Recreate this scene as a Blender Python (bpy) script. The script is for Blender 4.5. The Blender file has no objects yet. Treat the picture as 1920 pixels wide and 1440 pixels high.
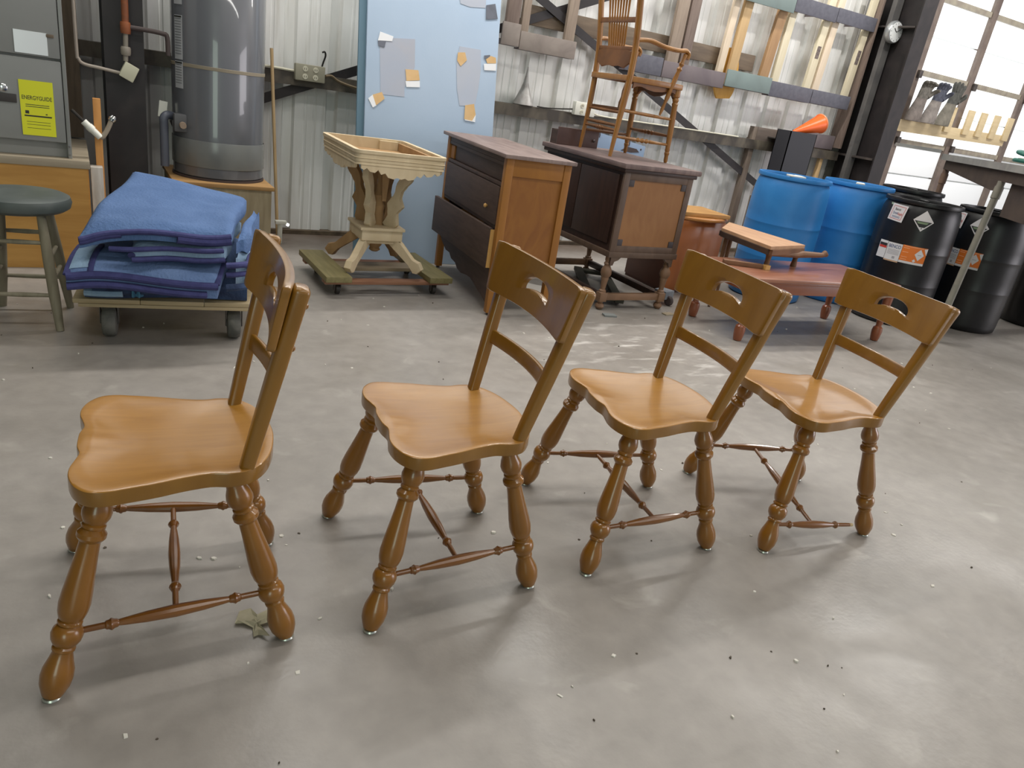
import bpy, bmesh, math, random
from mathutils import Vector as V, Matrix as M
random.seed(7)
SC = bpy.context.scene
COL = SC.collection
PI = math.pi
# ---------------------------------------------------------------- camera
cam_d = bpy.data.cameras.new('camera'); cam = bpy.data.objects.new('camera', cam_d); COL.objects.link(cam)
cam_d.sensor_width = 36.0; cam_d.sensor_fit = 'HORIZONTAL'; cam_d.lens = 36.0 * 1375.0 / 1920.0
cam_d.clip_start = 0.05; cam_d.clip_end = 200
R_ = V((0.8661187954, -0.4772404903, 0.1485925522)); U_ = V((0.0611149040, 0.3961628508, 0.9161440739)); F_ = V((0.4960878961, 0.7844083822, -0.3722905979))
mw = M.Identity(4)
for i in range(3):
    mw[i][0] = R_[i]; mw[i][1] = U_[i]; mw[i][2] = -F_[i]
mw[2][3] = 1.2521547622
cam.matrix_world = mw
SC.camera = cam
# ---------------------------------------------------------------- world, lights, exposure
SC.view_settings.view_transform = 'Standard'; SC.view_settings.look = 'None'
SC.view_settings.gamma = 1.0; SC.view_settings.use_curve_mapping = False
SC.view_settings.exposure = 0.0
wd = bpy.data.worlds.new('world'); SC.world = wd; wd.use_nodes = True
wb = wd.node_tree.nodes['Background']; wb.inputs[0].default_value = (0.92, 0.95, 1.0, 1); wb.inputs[1].default_value = 0.34
def area(name, loc, size, energy, col, target=None, rot=None):
    d = bpy.data.lights.new(name, 'AREA'); d.shape = 'RECTANGLE'; d.size, d.size_y = size; d.energy = energy; d.color = col
    o = bpy.data.objects.new(name, d); COL.objects.link(o); o.location = loc
    if target is not None:
        o.rotation_euler = (V(target) - V(loc)).to_track_quat('-Z', 'Y').to_euler()
    elif rot: o.rotation_euler = rot
    return o
FL = (1.0, 0.975, 0.93)
area('fluorescent_lamp_row', (2.7, 4.6, 4.3), (6.0, 0.16), 185, FL)
area('fluorescent_lamp_row', (1.8, 1.6, 4.3), (6.0, 0.16), 85, FL)
area('fluorescent_lamp_row', (8.0, 3.4, 4.3), (5.0, 0.16), 185, FL)
area('fluorescent_lamp_row', (3.5, -1.8, 4.3), (6.0, 0.16), 82, FL)
area('open_bay_door_daylight', (11.5, -3.0, 2.2), (4.5, 3.8), 240, (1.0, 0.95, 1.0), target=(3.0, 2.0, 0.3))
area('open_bay_door_daylight', (-2.5, -5.5, 2.3), (2.2, 3.8), 80, (0.82, 1.0, 0.84), target=(1.0, 2.5, 0.8))
# ---------------------------------------------------------------- materials
def lin(c):
    return tuple(((x / 255.0) / 12.92 if x / 255.0 <= 0.04045 else ((x / 255.0 + 0.055) / 1.055) ** 2.4) for x in c)
MATS = {}
def mat(name, rgb, rough=0.6, rgb2=None, scale=8.0, stretch=(1, 1, 1), detail=4.0, metal=0.0, coat=0.0, crough=0.12, bump=0.0, bscale=None, lo=0.35, hi=0.65, dist=0.6, spec=0.5):
    if name in MATS: return MATS[name]
    m = bpy.data.materials.new(name); m.use_nodes = True; nt = m.node_tree; b = nt.nodes['Principled BSDF']
    b.inputs['Roughness'].default_value = rough; b.inputs['Metallic'].default_value = metal
    b.inputs['Coat Weight'].default_value = coat; b.inputs['Coat Roughness'].default_value = crough
    b.inputs['Specular IOR Level'].default_value = spec
    c1 = (*lin(rgb), 1); b.inputs['Base Color'].default_value = c1
    if rgb2 or bump:
        tc = nt.nodes.new('ShaderNodeTexCoord'); mp = nt.nodes.new('ShaderNodeMapping'); mp.inputs['Scale'].default_value = stretch
        nt.links.new(tc.outputs['Object'], mp.inputs['Vector'])
        n = nt.nodes.new('ShaderNodeTexNoise'); n.inputs['Scale'].default_value = scale; n.inputs['Detail'].default_value = detail; n.inputs['Distortion'].default_value = dist
        nt.links.new(mp.outputs[0], n.inputs['Vector'])
        if rgb2:
            r = nt.nodes.new('ShaderNodeValToRGB'); r.color_ramp.elements[0].position = lo; r.color_ramp.elements[1].position = hi
            r.color_ramp.elements[0].color = c1; r.color_ramp.elements[1].color = (*lin(rgb2), 1)
            nt.links.new(n.outputs['Fac'], r.inputs['Fac']); nt.links.new(r.outputs['Color'], b.inputs['Base Color'])
        if bump:
            n2 = n
            if bscale:
                n2 = nt.nodes.new('ShaderNodeTexNoise'); n2.inputs['Scale'].default_value = bscale; n2.inputs['Detail'].default_value = 3
                nt.links.new(mp.outputs[0], n2.inputs['Vector'])
            bp = nt.nodes.new('ShaderNodeBump'); bp.inputs['Strength'].default_value = bump; bp.inputs['Distance'].default_value = 0.01
            nt.links.new(n2.outputs['Fac'], bp.inputs['Height']); nt.links.new(bp.outputs['Normal'], b.inputs['Normal'])
    MATS[name] = m; return m
def glow(name, rgb, strength, base=(235, 238, 240)):
    if name in MATS: return MATS[name]
    m = bpy.data.materials.new(name); m.use_nodes = True; b = m.node_tree.nodes['Principled BSDF']
    b.inputs['Base Color'].default_value = (*lin(base), 1); b.inputs['Roughness'].default_value = 0.5
    b.inputs['Emission Color'].default_value = (*lin(rgb), 1); b.inputs['Emission Strength'].default_value = strength
    MATS[name] = m; return m
# ---------------------------------------------------------------- geometry helpers
def nb(): return bmesh.new()
def obj(name, bm, m, parent=None, loc=None, rot=None, ang=35, kind=None, label=None):
    bmesh.ops.recalc_face_normals(bm, faces=bm.faces[:])
    me = bpy.data.meshes.new(name); bm.to_mesh(me); bm.free(); me.materials.append(m)
    for p in me.polygons: p.use_smooth = True
    me.set_sharp_from_angle(angle=math.radians(ang))
    return mobj(name, me, parent, loc, rot, kind, label)
def mobj(name, me, parent=None, loc=None, rot=None, kind=None, label=None):
    o = bpy.data.objects.new(name, me); COL.objects.link(o)
    if parent is not None: o.parent = parent
    if loc is not None: o.location = loc
    if rot is not None: o.rotation_euler = rot
    if kind: o['kind'] = kind
    if label: o['label'] = label
    return o
def thing(name, label, cat, loc=(0, 0, 0), rz=0.0, group=None):
    o = bpy.data.objects.new(name, None); COL.objects.link(o); o.empty_display_size = 0.05
    o.location = loc; o.rotation_euler = (0, 0, rz); o['label'] = label; o['category'] = cat
    if group: o['group'] = group
    return o
def tag(o, label, cat, group=None):
    o['label'] = label; o['category'] = cat
    if group: o['group'] = group
    return o
def dup(root, loc=None, rz=None, label=None, scale=None):
    r = root.copy(); COL.objects.link(r)
    if loc is not None: r.location = loc
    if rz is not None: r.rotation_euler = (0, 0, rz)
    if label: r['label'] = label
    if scale: r.scale = scale
    for ch in list(root.children):
        c = ch.copy(); COL.objects.link(c); c.parent = r
        for g in list(ch.children):
            d = g.copy(); COL.objects.link(d); d.parent = c
    return r
def box(bm, c, s, rot=None, bev=0.0, seg=2):
    r = bmesh.ops.create_cube(bm, size=1.0); vs = r['verts']
    mt = M.Translation(V(c)) @ (rot.to_4x4() if rot is not None else M.Identity(4)) @ M.Diagonal((s[0], s[1], s[2], 1))
    bmesh.ops.transform(bm, matrix=mt, verts=vs)
    if bev > 0:
        es = list({e for v in vs for e in v.link_edges})
        bmesh.ops.bevel(bm, geom=es, offset=bev, segments=seg, profile=0.6, affect='EDGES')
    return bm
def bx(x0, x1, y0, y1, z0, z1, bev=0.0):
    return box(nb(), ((x0 + x1) / 2, (y0 + y1) / 2, (z0 + z1) / 2), (abs(x1 - x0), abs(y1 - y0), abs(z1 - z0)), bev=bev)
def bar(bm, p0, p1, w, t, up=(0, 0, 1), bev=0.0):
    p0, p1 = V(p0), V(p1); d = p1 - p0; L = d.length; d.normalize(); u = V(up); s = d.cross(u)
    if s.length < 1e-4: s = d.cross(V((0, 1, 0)))
    s.normalize(); n = s.cross(d)
    rot = M((s, d, n)).transposed()
    return box(bm, (p0 + p1) / 2, (w, L, t), rot=rot, bev=bev)
def loft(bm, rings, cap=True, closed=True):
    vr = [[bm.verts.new(p) for p in ring] for ring in rings]
    n = len(rings[0])
    for a, b in zip(vr[:-1], vr[1:]):
        for i in range(n if closed else n - 1):
            j = (i + 1) % n
            bm.faces.new((a[i], a[j], b[j], b[i]))
    if cap and closed:
        bm.faces.new(vr[0][::-1]); bm.faces.new(vr[-1])
    return bm
def frames(pts):
    pts = [V(p) for p in pts]; out = []; n = None
    for i, p in enumerate(pts):
        d = (pts[min(i + 1, len(pts) - 1)] - pts[max(i - 1, 0)]).normalized()
        if n is None:
            n = d.cross(V((0, 0, 1)))
            if n.length < 1e-3: n = d.cross(V((1, 0, 0)))
            n.normalize()
        else:
            n = (n - d * n.dot(d)).normalized()
        out.append((p, d, n, d.cross(n)))
    return out
def tube(bm, pts, r, seg=8, flat=1.0, cap=True):
    fr = frames(pts); rings = []
    for i, (p, d, n, b) in enumerate(fr):
        rr = r[i] if isinstance(r, (list, tuple)) else r
        rings.append([p + n * (rr * math.cos(2 * PI * k / seg)) + b * (rr * flat * math.sin(2 * PI * k / seg)) for k in range(seg)])
    return loft(bm, rings, cap)
def lathe(bm, prof, p0=(0, 0, 0), p1=(0, 0, 1), seg=16, cap=True, squash=None):
    """prof: (t, r), t along p0->p1 from 0 to 1"""
    p0, p1 = V(p0), V(p1); d = (p1 - p0).normalized(); n = d.cross(V((1, 0, 0)))
    if n.length < 1e-3: n = d.cross(V((0, 1, 0)))
    n.normalize(); b = d.cross(n)
    rings = [[p0.lerp(p1, t) + n * (r * math.cos(2 * PI * k / seg)) + b * (r * math.sin(2 * PI * k / seg)) for k in range(seg)] for t, r in prof]
    return loft(bm, rings, cap)
def zlathe(bm, prof, seg=24, c=(0, 0), cap=True):
    """prof: (r, z)"""
    rings = [[V((c[0] + r * math.cos(2 * PI * k / seg), c[1] + r * math.sin(2 * PI * k / seg), z)) for k in range(seg)] for r, z in prof]
    return loft(bm, rings, cap)
def prism(bm, poly, t, mt=None, bev=0.0):
    """poly in local XZ, extruded from y=-t/2 to t/2"""
    a = [bm.verts.new((x, -t / 2, z)) for x, z in poly]; b = [bm.verts.new((x, t / 2, z)) for x, z in poly]
    n = len(poly); fs = [bm.faces.new(a), bm.faces.new(b[::-1])]
    for i in range(n): fs.append(bm.faces.new((a[i], b[i], b[(i + 1) % n], a[(i + 1) % n])))
    if bev:
        es = list({e for f in fs[:2] for e in f.edges})
        bmesh.ops.bevel(bm, geom=es, offset=bev, segments=2, profile=0.6, affect='EDGES')
    if mt is not None: bmesh.ops.transform(bm, matrix=mt, verts=bm.verts[:])
    return bm
def catmull(pts, n=6, closed=True):
    out = []; N = len(pts)
    for i in range(N if closed else N - 1):
        g = lambda k: V(pts[k % N]) if closed else V(pts[max(0, min(N - 1, k))])
        p0, p1, p2, p3 = g(i - 1), g(i), g(i + 1), g(i + 2)
        for k in range(n):
            t = k / n
            out.append(0.5 * ((2 * p1) + (p2 - p0) * t + (2 * p0 - 5 * p1 + 4 * p2 - p3) * t * t + (3 * p1 - p0 - 3 * p2 + p3) * t ** 3))
    if not closed: out.append(V(pts[-1]))
    return out
def sheet(bm, fn, nu, nv, t):
    """slab from fn(u,v)->(point, normal), thickness t below"""
    top = [[None] * (nv + 1) for _ in range(nu + 1)]; bot = [[None] * (nv + 1) for _ in range(nu + 1)]
    for i in range(nu + 1):
        for j in range(nv + 1):
            p, n = fn(i / nu, j / nv); top[i][j] = bm.verts.new(p); bot[i][j] = bm.verts.new(p - n * t)
    for i in range(nu):
        for j in range(nv):
            bm.faces.new((top[i][j], top[i + 1][j], top[i + 1][j + 1], top[i][j + 1]))
            bm.faces.new((bot[i][j], bot[i][j + 1], bot[i + 1][j + 1], bot[i + 1][j]))
    for i in range(nu):
        bm.faces.new((top[i][0], bot[i][0], bot[i + 1][0], top[i + 1][0])); bm.faces.new((top[i][nv], top[i + 1][nv], bot[i + 1][nv], bot[i][nv]))
    for j in range(nv):
        bm.faces.new((top[0][j], top[0][j + 1], bot[0][j + 1], bot[0][j])); bm.faces.new((top[nu][j], bot[nu][j], bot[nu][j + 1], top[nu][j + 1]))
    return bm
def text_mesh(s, size, fit=None):
    cu = bpy.data.curves.new('lettering', 'FONT'); cu.body = s; cu.size = size; cu.align_x = 'CENTER'; cu.align_y = 'CENTER'
    cu.offset = size * 0.012; cu.resolution_u = 3
    o = bpy.data.objects.new('lettering', cu); COL.objects.link(o)
    bpy.context.view_layer.update()
    me = bpy.data.meshes.new_from_object(o.evaluated_get(bpy.context.evaluated_depsgraph_get()))
    bpy.data.objects.remove(o); bpy.data.curves.remove(cu)
    if fit:
        xs = [v.co.x for v in me.vertices]; k = fit / max(1e-6, max(xs) - min(xs))
        for v in me.vertices: v.co.x *= k
    return me
def text_on(name, s, size, m, parent, mt, fit=None, bend=None):
    me = text_mesh(s, size, fit)
    for v in me.vertices:
        v.co = bend(v.co) if bend else mt @ v.co
    me.materials.clear(); me.materials.append(m)
    return mobj(name, me, parent)
YF = M.Rotation(PI / 2, 4, 'X')     # xy drawing -> faces -Y, x right, z up
# ================================================================ SETTING
WY = 5.543
m_floor = mat('concrete', (150, 146, 136), 0.38, (176, 171, 162), 1.1, detail=8, bump=0.06, bscale=60, lo=0.3, hi=0.72)
def floor_mat():
    m = m_floor; nt = m.node_tree; b = nt.nodes['Principled BSDF']
    tc = nt.nodes.new('ShaderNodeTexCoord')
    def noise(s, d=4, dis=0.0):
        n = nt.nodes.new('ShaderNodeTexNoise'); n.inputs['Scale'].default_value = s; n.inputs['Detail'].default_value = d; n.inputs['Distortion'].default_value = dis
        nt.links.new(tc.outputs['Object'], n.inputs['Vector']); return n.outputs['Fac']
    def ramp(x, p0, p1, c0=(0, 0, 0, 1), c1=(1, 1, 1, 1)):
        r = nt.nodes.new('ShaderNodeValToRGB'); r.color_ramp.elements[0].position = p0; r.color_ramp.elements[1].position = p1
        r.color_ramp.elements[0].color = c0; r.color_ramp.elements[1].color = c1; nt.links.new(x, r.inputs['Fac']); return r.outputs['Color']
    def mix(f, a, bb, mode='MIX'):
        x = nt.nodes.new('ShaderNodeMix'); x.data_type = 'RGBA'; x.blend_type = mode
        if isinstance(f, float): x.inputs[0].default_value = f
        else: nt.links.new(f, x.inputs[0])
        for s, v in ((6, a), (7, bb)):
            if isinstance(v, tuple): x.inputs[s].default_value = v
            else: nt.links.new(v, x.inputs[s])
        return x.outputs[2]
    base = ramp(noise(0.9, 8, 0.4), 0.28, 0.74, (*lin((140, 134, 127)), 1), (*lin((164, 158, 152)), 1))
    fine = ramp(noise(14, 8, 0.2), 0.3, 0.75, (0.86, 0.86, 0.86, 1), (1.05, 1.05, 1.05, 1))
    c = mix(1.0, base, fine, 'MULTIPLY')
    stain = ramp(noise(2.2, 5, 0.9), 0.60, 0.74); f = nt.nodes.new('ShaderNodeMath'); f.operation = 'MULTIPLY'; f.inputs[1].default_value = 0.28
    nt.links.new(stain, f.inputs[0]); c = mix(f.outputs[0], c, (*lin((112, 106, 92)), 1))
    dust = ramp(noise(5.5, 8, 0.6), 0.63, 0.78); f2 = nt.nodes.new('ShaderNodeMath'); f2.operation = 'MULTIPLY'; f2.inputs[1].default_value = 0.32
    nt.links.new(dust, f2.inputs[0]); c = mix(f2.outputs[0], c, (*lin((205, 200, 192)), 1))
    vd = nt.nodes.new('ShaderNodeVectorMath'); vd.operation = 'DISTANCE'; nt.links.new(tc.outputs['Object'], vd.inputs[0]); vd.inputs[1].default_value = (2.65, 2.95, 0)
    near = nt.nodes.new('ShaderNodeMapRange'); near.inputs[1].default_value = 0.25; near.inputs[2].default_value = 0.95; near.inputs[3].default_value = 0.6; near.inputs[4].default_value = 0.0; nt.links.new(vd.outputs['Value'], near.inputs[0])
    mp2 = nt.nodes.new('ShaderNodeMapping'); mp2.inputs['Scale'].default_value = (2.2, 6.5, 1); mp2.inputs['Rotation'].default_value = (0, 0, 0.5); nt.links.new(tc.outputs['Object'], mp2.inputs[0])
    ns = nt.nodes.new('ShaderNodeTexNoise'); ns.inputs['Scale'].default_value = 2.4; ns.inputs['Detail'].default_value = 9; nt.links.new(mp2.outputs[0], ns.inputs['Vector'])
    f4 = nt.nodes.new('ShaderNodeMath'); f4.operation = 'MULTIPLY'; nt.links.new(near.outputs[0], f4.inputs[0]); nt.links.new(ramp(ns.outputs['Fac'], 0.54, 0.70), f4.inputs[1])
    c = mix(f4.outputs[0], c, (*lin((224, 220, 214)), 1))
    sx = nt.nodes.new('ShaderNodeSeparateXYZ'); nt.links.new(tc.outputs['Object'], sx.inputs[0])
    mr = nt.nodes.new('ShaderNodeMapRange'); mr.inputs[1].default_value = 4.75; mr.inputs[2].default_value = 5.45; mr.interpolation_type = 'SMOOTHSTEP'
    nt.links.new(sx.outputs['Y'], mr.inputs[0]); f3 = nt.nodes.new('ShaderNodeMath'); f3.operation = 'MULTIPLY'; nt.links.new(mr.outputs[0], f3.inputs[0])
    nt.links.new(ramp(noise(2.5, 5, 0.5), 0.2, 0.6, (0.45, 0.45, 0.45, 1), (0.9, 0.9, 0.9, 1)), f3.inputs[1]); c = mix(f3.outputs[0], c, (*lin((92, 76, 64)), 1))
    nt.links.new(c, b.inputs['Base Color'])
    rr = ramp(noise(3.0, 6, 0.5), 0.3, 0.7, (0.30, 0.30, 0.30, 1), (0.5, 0.5, 0.5, 1)); nt.links.new(rr, b.inputs['Roughness'])
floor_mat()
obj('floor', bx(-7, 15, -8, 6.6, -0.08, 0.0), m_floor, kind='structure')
# ---- ribbed steel siding, built panel by panel
m_sid = mat('siding_paint', (214, 213, 209), 0.42, (232, 232, 230), 2.0, (3, 1, 0.7), 6, lo=0.3, hi=0.7, bump=0.05, bscale=25)
def siding_dirt():
    nt = m_sid.node_tree; b = nt.nodes['Principled BSDF']; src = b.inputs['Base Color'].links[0].from_socket
    tc = nt.nodes.new('ShaderNodeTexCoord'); mp = nt.nodes.new('ShaderNodeMapping'); mp.inputs['Scale'].default_value = (14, 1, 0.9)
    n = nt.nodes.new('ShaderNodeTexNoise'); n.inputs['Scale'].default_value = 1.6; n.inputs['Detail'].default_value = 6
    nt.links.new(tc.outputs['Object'], mp.inputs[0]); nt.links.new(mp.outputs[0], n.inputs['Vector'])
    r = nt.nodes.new('ShaderNodeValToRGB'); r.color_ramp.elements[0].position = 0.56; r.color_ramp.elements[1].position = 0.74
    nt.links.new(n.outputs['Fac'], r.inputs['Fac']); f = nt.nodes.new('ShaderNodeMath'); f.operation = 'MULTIPLY'; f.inputs[1].default_value = 0.34
    nt.links.new(r.outputs['Color'], f.inputs[0])
    x = nt.nodes.new('ShaderNodeMix'); x.data_type = 'RGBA'; nt.links.new(f.outputs[0], x.inputs[0]); nt.links.new(src, x.inputs[6]); x.inputs[7].default_value = (*lin((150, 140, 118)), 1)
    nt.links.new(x.outputs[2], b.inputs['Base Color'])
siding_dirt()
m_black = mat('dull_black', (38, 34, 30), 0.8)  # plain dull black for the wall backing, outlet slots, cords and clock hands
m_steel = mat('dark_steel', (66, 60, 58), 0.5, (88, 80, 76), 9, detail=5, lo=0.4, hi=0.7)
m_blacksteel = mat('black_steel', (33, 29, 30), 0.5, (46, 40, 40), 7, lo=0.4, hi=0.7)
m_greysteel = mat('grey_steel', (92, 90, 90), 0.5, (108, 106, 104), 7)
wall = obj('wall_back', bx(-7, 7.08, 5.60, 5.66, 0, 4.6), m_black, kind='structure')
def siding_profile(x0, n):
    pts = []
    for k in range(n):
        b = x0 + k * 0.3048
        pts += [(b, 0.0), (b + 0.012, 0.032), (b + 0.074, 0.032), (b + 0.086, 0.0), (b + 0.150, 0.0), (b + 0.155, 0.004), (b + 0.170, 0.004), (b + 0.175, 0.0), (b + 0.215, 0.0), (b + 0.220, 0.004), (b + 0.235, 0.004), (b + 0.240, 0.0)]
    pts.append((x0 + n * 0.3048, 0.0))
    return pts
pan_me = None
for k in range(-3, 7):
    if pan_me is None:
        bm = nb(); pr = siding_profile(0.0, 3)
        a = [bm.verts.new((x, d, 0.03)) for x, d in pr]; b = [bm.verts.new((x, d, 4.6)) for x, d in pr]
        for i in range(len(pr) - 1): bm.faces.new((a[i], a[i + 1], b[i + 1], b[i]))
        o = obj('siding_panel', bm, m_sid, wall, (1.266 + k * 0.9144, WY, 0), ang=12); pan_me = o.data
    else:
        mobj('siding_panel', pan_me, wall, (1.266 + k * 0.9144, WY + 0.001 * (k % 2), 0))
obj('base_channel', bx(-7, 7.05, 5.50, 5.60, 0, 0.03), mat('base_dirt', (70, 58, 46), 0.9, (98, 84, 66), 12), wall)
m_girt = mat('girt_steel', (64, 58, 52), 0.55, (104, 96, 82), 5, (2, 1, 1), 6, lo=0.4, hi=0.75)
bm = nb(); box(bm, (3.2, 5.475, 1.118), (7.6, 0.135, 0.012)); box(bm, (3.2, 5.412, 1.080), (7.6, 0.010, 0.085)); box(bm, (3.2, 5.475, 1.043), (7.6, 0.13, 0.008))
obj('girt', bm, m_girt, wall)
bm = nb(); bar(bm, (2.72, 5.44, 2.07), (6.05, 5.44, 0.665), 0.008, 0.062, up=(0, 0, 1)); obj('diagonal_brace', bm, m_blacksteel, wall)
bm = nb(); bar(bm, (0.55, 5.455, 0.69), (4.6, 5.455, 2.37), 0.008, 0.062, up=(0, 0, 1)); obj('diagonal_brace', bm, m_blacksteel, wall)
# ---- steel building columns
def ibeam(name, x, y0, y1, w, m, label):
    t = thing(name, label, 'column', (x, 0, 0))
    obj('web', bx(-0.006, 0.006, y0, y1, 0, 4.6), m, t)
    obj('flange', bx(-w / 2, w / 2, y0 - 0.014, y0, 0, 4.6), m, t)
    obj('flange', bx(-w / 2, w / 2, y1, y1 + 0.014, 0, 4.6), m, t)
    return t
m_colside = mat('column_grey', (80, 80, 74), 0.5, (98, 98, 90), 6)
tc_ = ibeam('steel_column', 7.12, 5.0, 5.51, 0.205, m_blacksteel, 'tall dark steel column between the ribbed wall and the bright overhead door')
tc_.children[1].data.materials[0] = m_colside
obj('conduit_cover', bx(-0.13, -0.035, 5.26, 5.31, 0, 4.6), m_greysteel, tc_)
obj('stiffener', bx(-0.10, -0.006, 5.01, 5.5, 2.335, 2.35), m_steel, tc_)
obj('stiffener', bx(-0.10, -0.006, 5.01, 5.5, 1.10, 1.12), m_steel, tc_)
t = ibeam('steel_column', 0.27, 5.0, 5.38, 0.20, m_blacksteel, 'dark steel column in the shadow left of the grey water heater')
# ---- overhead door with bright translucent panes
DY = 5.75
m_rail = mat('door_rail', (150, 140, 128), 0.5, (176, 168, 150), 8)
m_stile = mat('door_stile', (112, 98, 92), 0.5, (132, 118, 108), 8)
m_pane = glow('daylit_pane', (246, 250, 252), 0.95)
m_pane2 = glow('daylit_pane_low', (238, 240, 240), 0.30)
door = obj('door_1', bx(7.26, 15.0, DY + 0.03, DY + 0.05, 0, 4.6), mat('door_back', (205, 205, 202), 0.7), kind='structure')
XS = [7.30, 8.275 + 0.02, 9.365, 10.58, 11.75, 12.95, 14.2]
ZR = [0.0, 0.60, 1.335, 2.085, 2.835, 3.585, 4.4]
pane_me = {}
for i in range(1, len(XS) - 1):
    for j in range(len(ZR) - 1):
        z0, z1 = ZR[j] + 0.03, ZR[j + 1] - 0.03; x0, x1 = XS[i] + 0.055, XS[i + 1] - 0.055
        bm = nb(); zm = z0 + (z1 - z0) * 0.5
        box(bm, ((x0 + x1) / 2, 0, (z0 + zm) / 2 - 0.004), (x1 - x0, 0.02, zm - z0 - 0.008), bev=0.004); box(bm, ((x0 + x1) / 2, 0, (z1 + zm) / 2 + 0.004), (x1 - x0, 0.02, z1 - zm - 0.008), bev=0.004)
        obj('pane', bm, m_pane if j >= 2 else m_pane2, door, (0, DY, 0))
for x in XS[1:]:
    obj('stile', bx(x - 0.052, x + 0.052, DY - 0.05, DY + 0.03, 0, 4.5, 0.004), m_stile, door)
for z in ZR[1:]:
    obj('rail', bx(7.3, 14.6, DY - 0.035, DY + 0.03, z - 0.028, z + 0.028, 0.004), m_rail, door)
for x, z in ((8.31, 2.02), (9.42, 2.02), (8.31, 1.30), (9.42, 1.30), (10.62, 2.02)):
    obj('hinge', bx(x - 0.03, x + 0.03, DY - 0.085, DY - 0.05, z, z + 0.08, 0.006), m_steel, door)
# unseen rest of the shed (keeps the light in)
m_shed = mat('shed_lining', (150, 150, 145), 0.8)
obj('wall_left', bx(-7.06, -7.0, -8, 5.6, 0, 4.6), m_shed, kind='structure')
obj('ceiling', bx(-7, 15, -8, 6.6, 4.62, 4.7), mat('ceiling_lining', (170, 170, 165), 0.85), kind='structure')
# ================================================================ THE FOUR MAPLE CHAIRS
m_seat = mat('maple_seat', (158, 108, 38), 0.33, (172, 122, 50), 5, (1.2, 9, 3), 6, coat=0.55, lo=0.3, hi=0.7)
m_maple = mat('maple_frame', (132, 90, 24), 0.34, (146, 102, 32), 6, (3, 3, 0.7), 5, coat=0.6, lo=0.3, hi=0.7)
m_leg = mat('maple_leg', (128, 82, 18), 0.30, (146, 96, 26), 6, (3, 3, 0.8), 5, coat=0.6, lo=0.3, hi=0.7)
m_str = mat('maple_stretcher', (114, 68, 22), 0.32, (132, 82, 26), 8, coat=0.55, lo=0.3, hi=0.7)
m_glide = mat('glide_nickel', (196, 200, 190), 0.3, metal=0.8)
m_raw = mat('raw_tenon', (190, 170, 130), 0.8)
FX, FYF, FYB = 0.2291, 0.2518, 0.1880
PB = V((-0.1406, 0.1585, 0.445))
HALF = [(0.1785, 0.0), (0.1775, 0.03), (0.1715, 0.060), (0.1765, 0.088), (0.1835, 0.12), (0.182, 0.155), (0.170, 0.19), (0.148, 0.215), (0.118, 0.221), (0.08, 0.214), (0.03, 0.203), (-0.02, 0.188), (-0.07, 0.179), (-0.105, 0.184), (-0.137, 0.180), (-0.164, 0.160), (-0.187, 0.123), (-0.203, 0.07), (-0.211, 0.0)]
OUT = catmull([(x, y, 0) for x, y in HALF] + [(x, -y, 0) for x, y in HALF[-2:0:-1]], 4)
LEGP = [(0, .014), (.004, .0185), (.02, .0215), (.06, .028), (.10, .030), (.14, .0285), (.19, .022), (.222, .0185), (.228, .0185), (.234, .0215), (.246, .0215), (.254, .019), (.262, .022), (.285, .0275), (.31, .0295), (.335, .0275), (.350, .0225), (.356, .0198), (.363, .0228), (.374, .0228), (.380, .0198), (.39, .0232), (.42, .0272), (.46, .029), (.52, .0275), (.62, .0235), (.70, .0205), (.762, .0190), (.770, .0228), (.784, .0270), (.804, .0270), (.818, .0220), (.824, .0196), (.831, .0222), (.843, .0222), (.849, .0196), (.858, .0216), (.88, .0262), (.905, .0276), (.935, .0250), (.965, .0200), (1.0, .0175)]
STP = [(0, .006), (.10, .0066), (.165, .0066), (.172, .0092), (.182, .0096), (.196, .0128), (.210, .0096), (.222, .0088), (.230, .0066), (.25, .0076), (.36, .0115), (.5, .0136)]
STP = STP + [(1 - t, r) for t, r in STP[-2::-1]]
def legp(s, f):
    if f: return V((FX, s * FYF, 0.005)), V((0.125, s * 0.165, 0.414))
    return V((-FX, s * FYB, 0.005)), V((-0.115, s * 0.162, 0.414))
def seat_bm():
    bm = nb(); prof = [(.02, .4345), (.25, .4345), (.5, .4360), (.70, .4390), (.83, .4425), (.92, .4450), (.972, .4452), (.990, .4446), (.997, .4432), (1.0, .4400), (1.0, .4155), (.996, .4118), (.985, .4100), (.6, .4095), (.02, .4095)]
    rings = []
    for s, z in prof:
        ring = []
        for p in OUT:
            zz = z
            if z > .436 and s < .95:      # two shallow hollows of a saddle seat
                zz += 0.004 * math.exp(-((p.y * s) / 0.035) ** 2) * max(0, p.x * s / 0.18) - 0.004 * (1 - s * s) * (0.6 - p.x / 0.36)
            ring.append(V((p.x * s, p.y * s, zz)))
        rings.append(ring)
    return loft(bm, rings)
def post_axis(T, s):
    return V((PB.x, s * PB.y, PB.z)), V((T[0], s * T[1], T[2]))
def post_bm(T, s):
    p, q = post_axis(T, s); d = (q - p).normalized(); nf = V((d.z, 0, -d.x)).normalized(); sd = d.cross(nf).normalized(); L = (q - p).length
    rings = []
    for h, a, b in ((-.02, .0135, .0135), (.0, .0150, .0150), (.10, .0165, .0160), (.25, .0180, .0168), (.36, .0190, .0170), (L - .006, .0200, .0172), (L - .001, .0185, .0158), (L + .003, .0140, .0115)):
        c = p + d * h; ring = []
        for k in range(20):
            an = 2 * PI * k / 20; cx, sx = math.cos(an), math.sin(an); e = 0.55
            ring.append(c + sd * (a * math.copysign(abs(cx) ** e, cx)) + nf * (b * math.copysign(abs(sx) ** e, sx)))
        rings.append(ring)
    return loft(nb(), rings)
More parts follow.
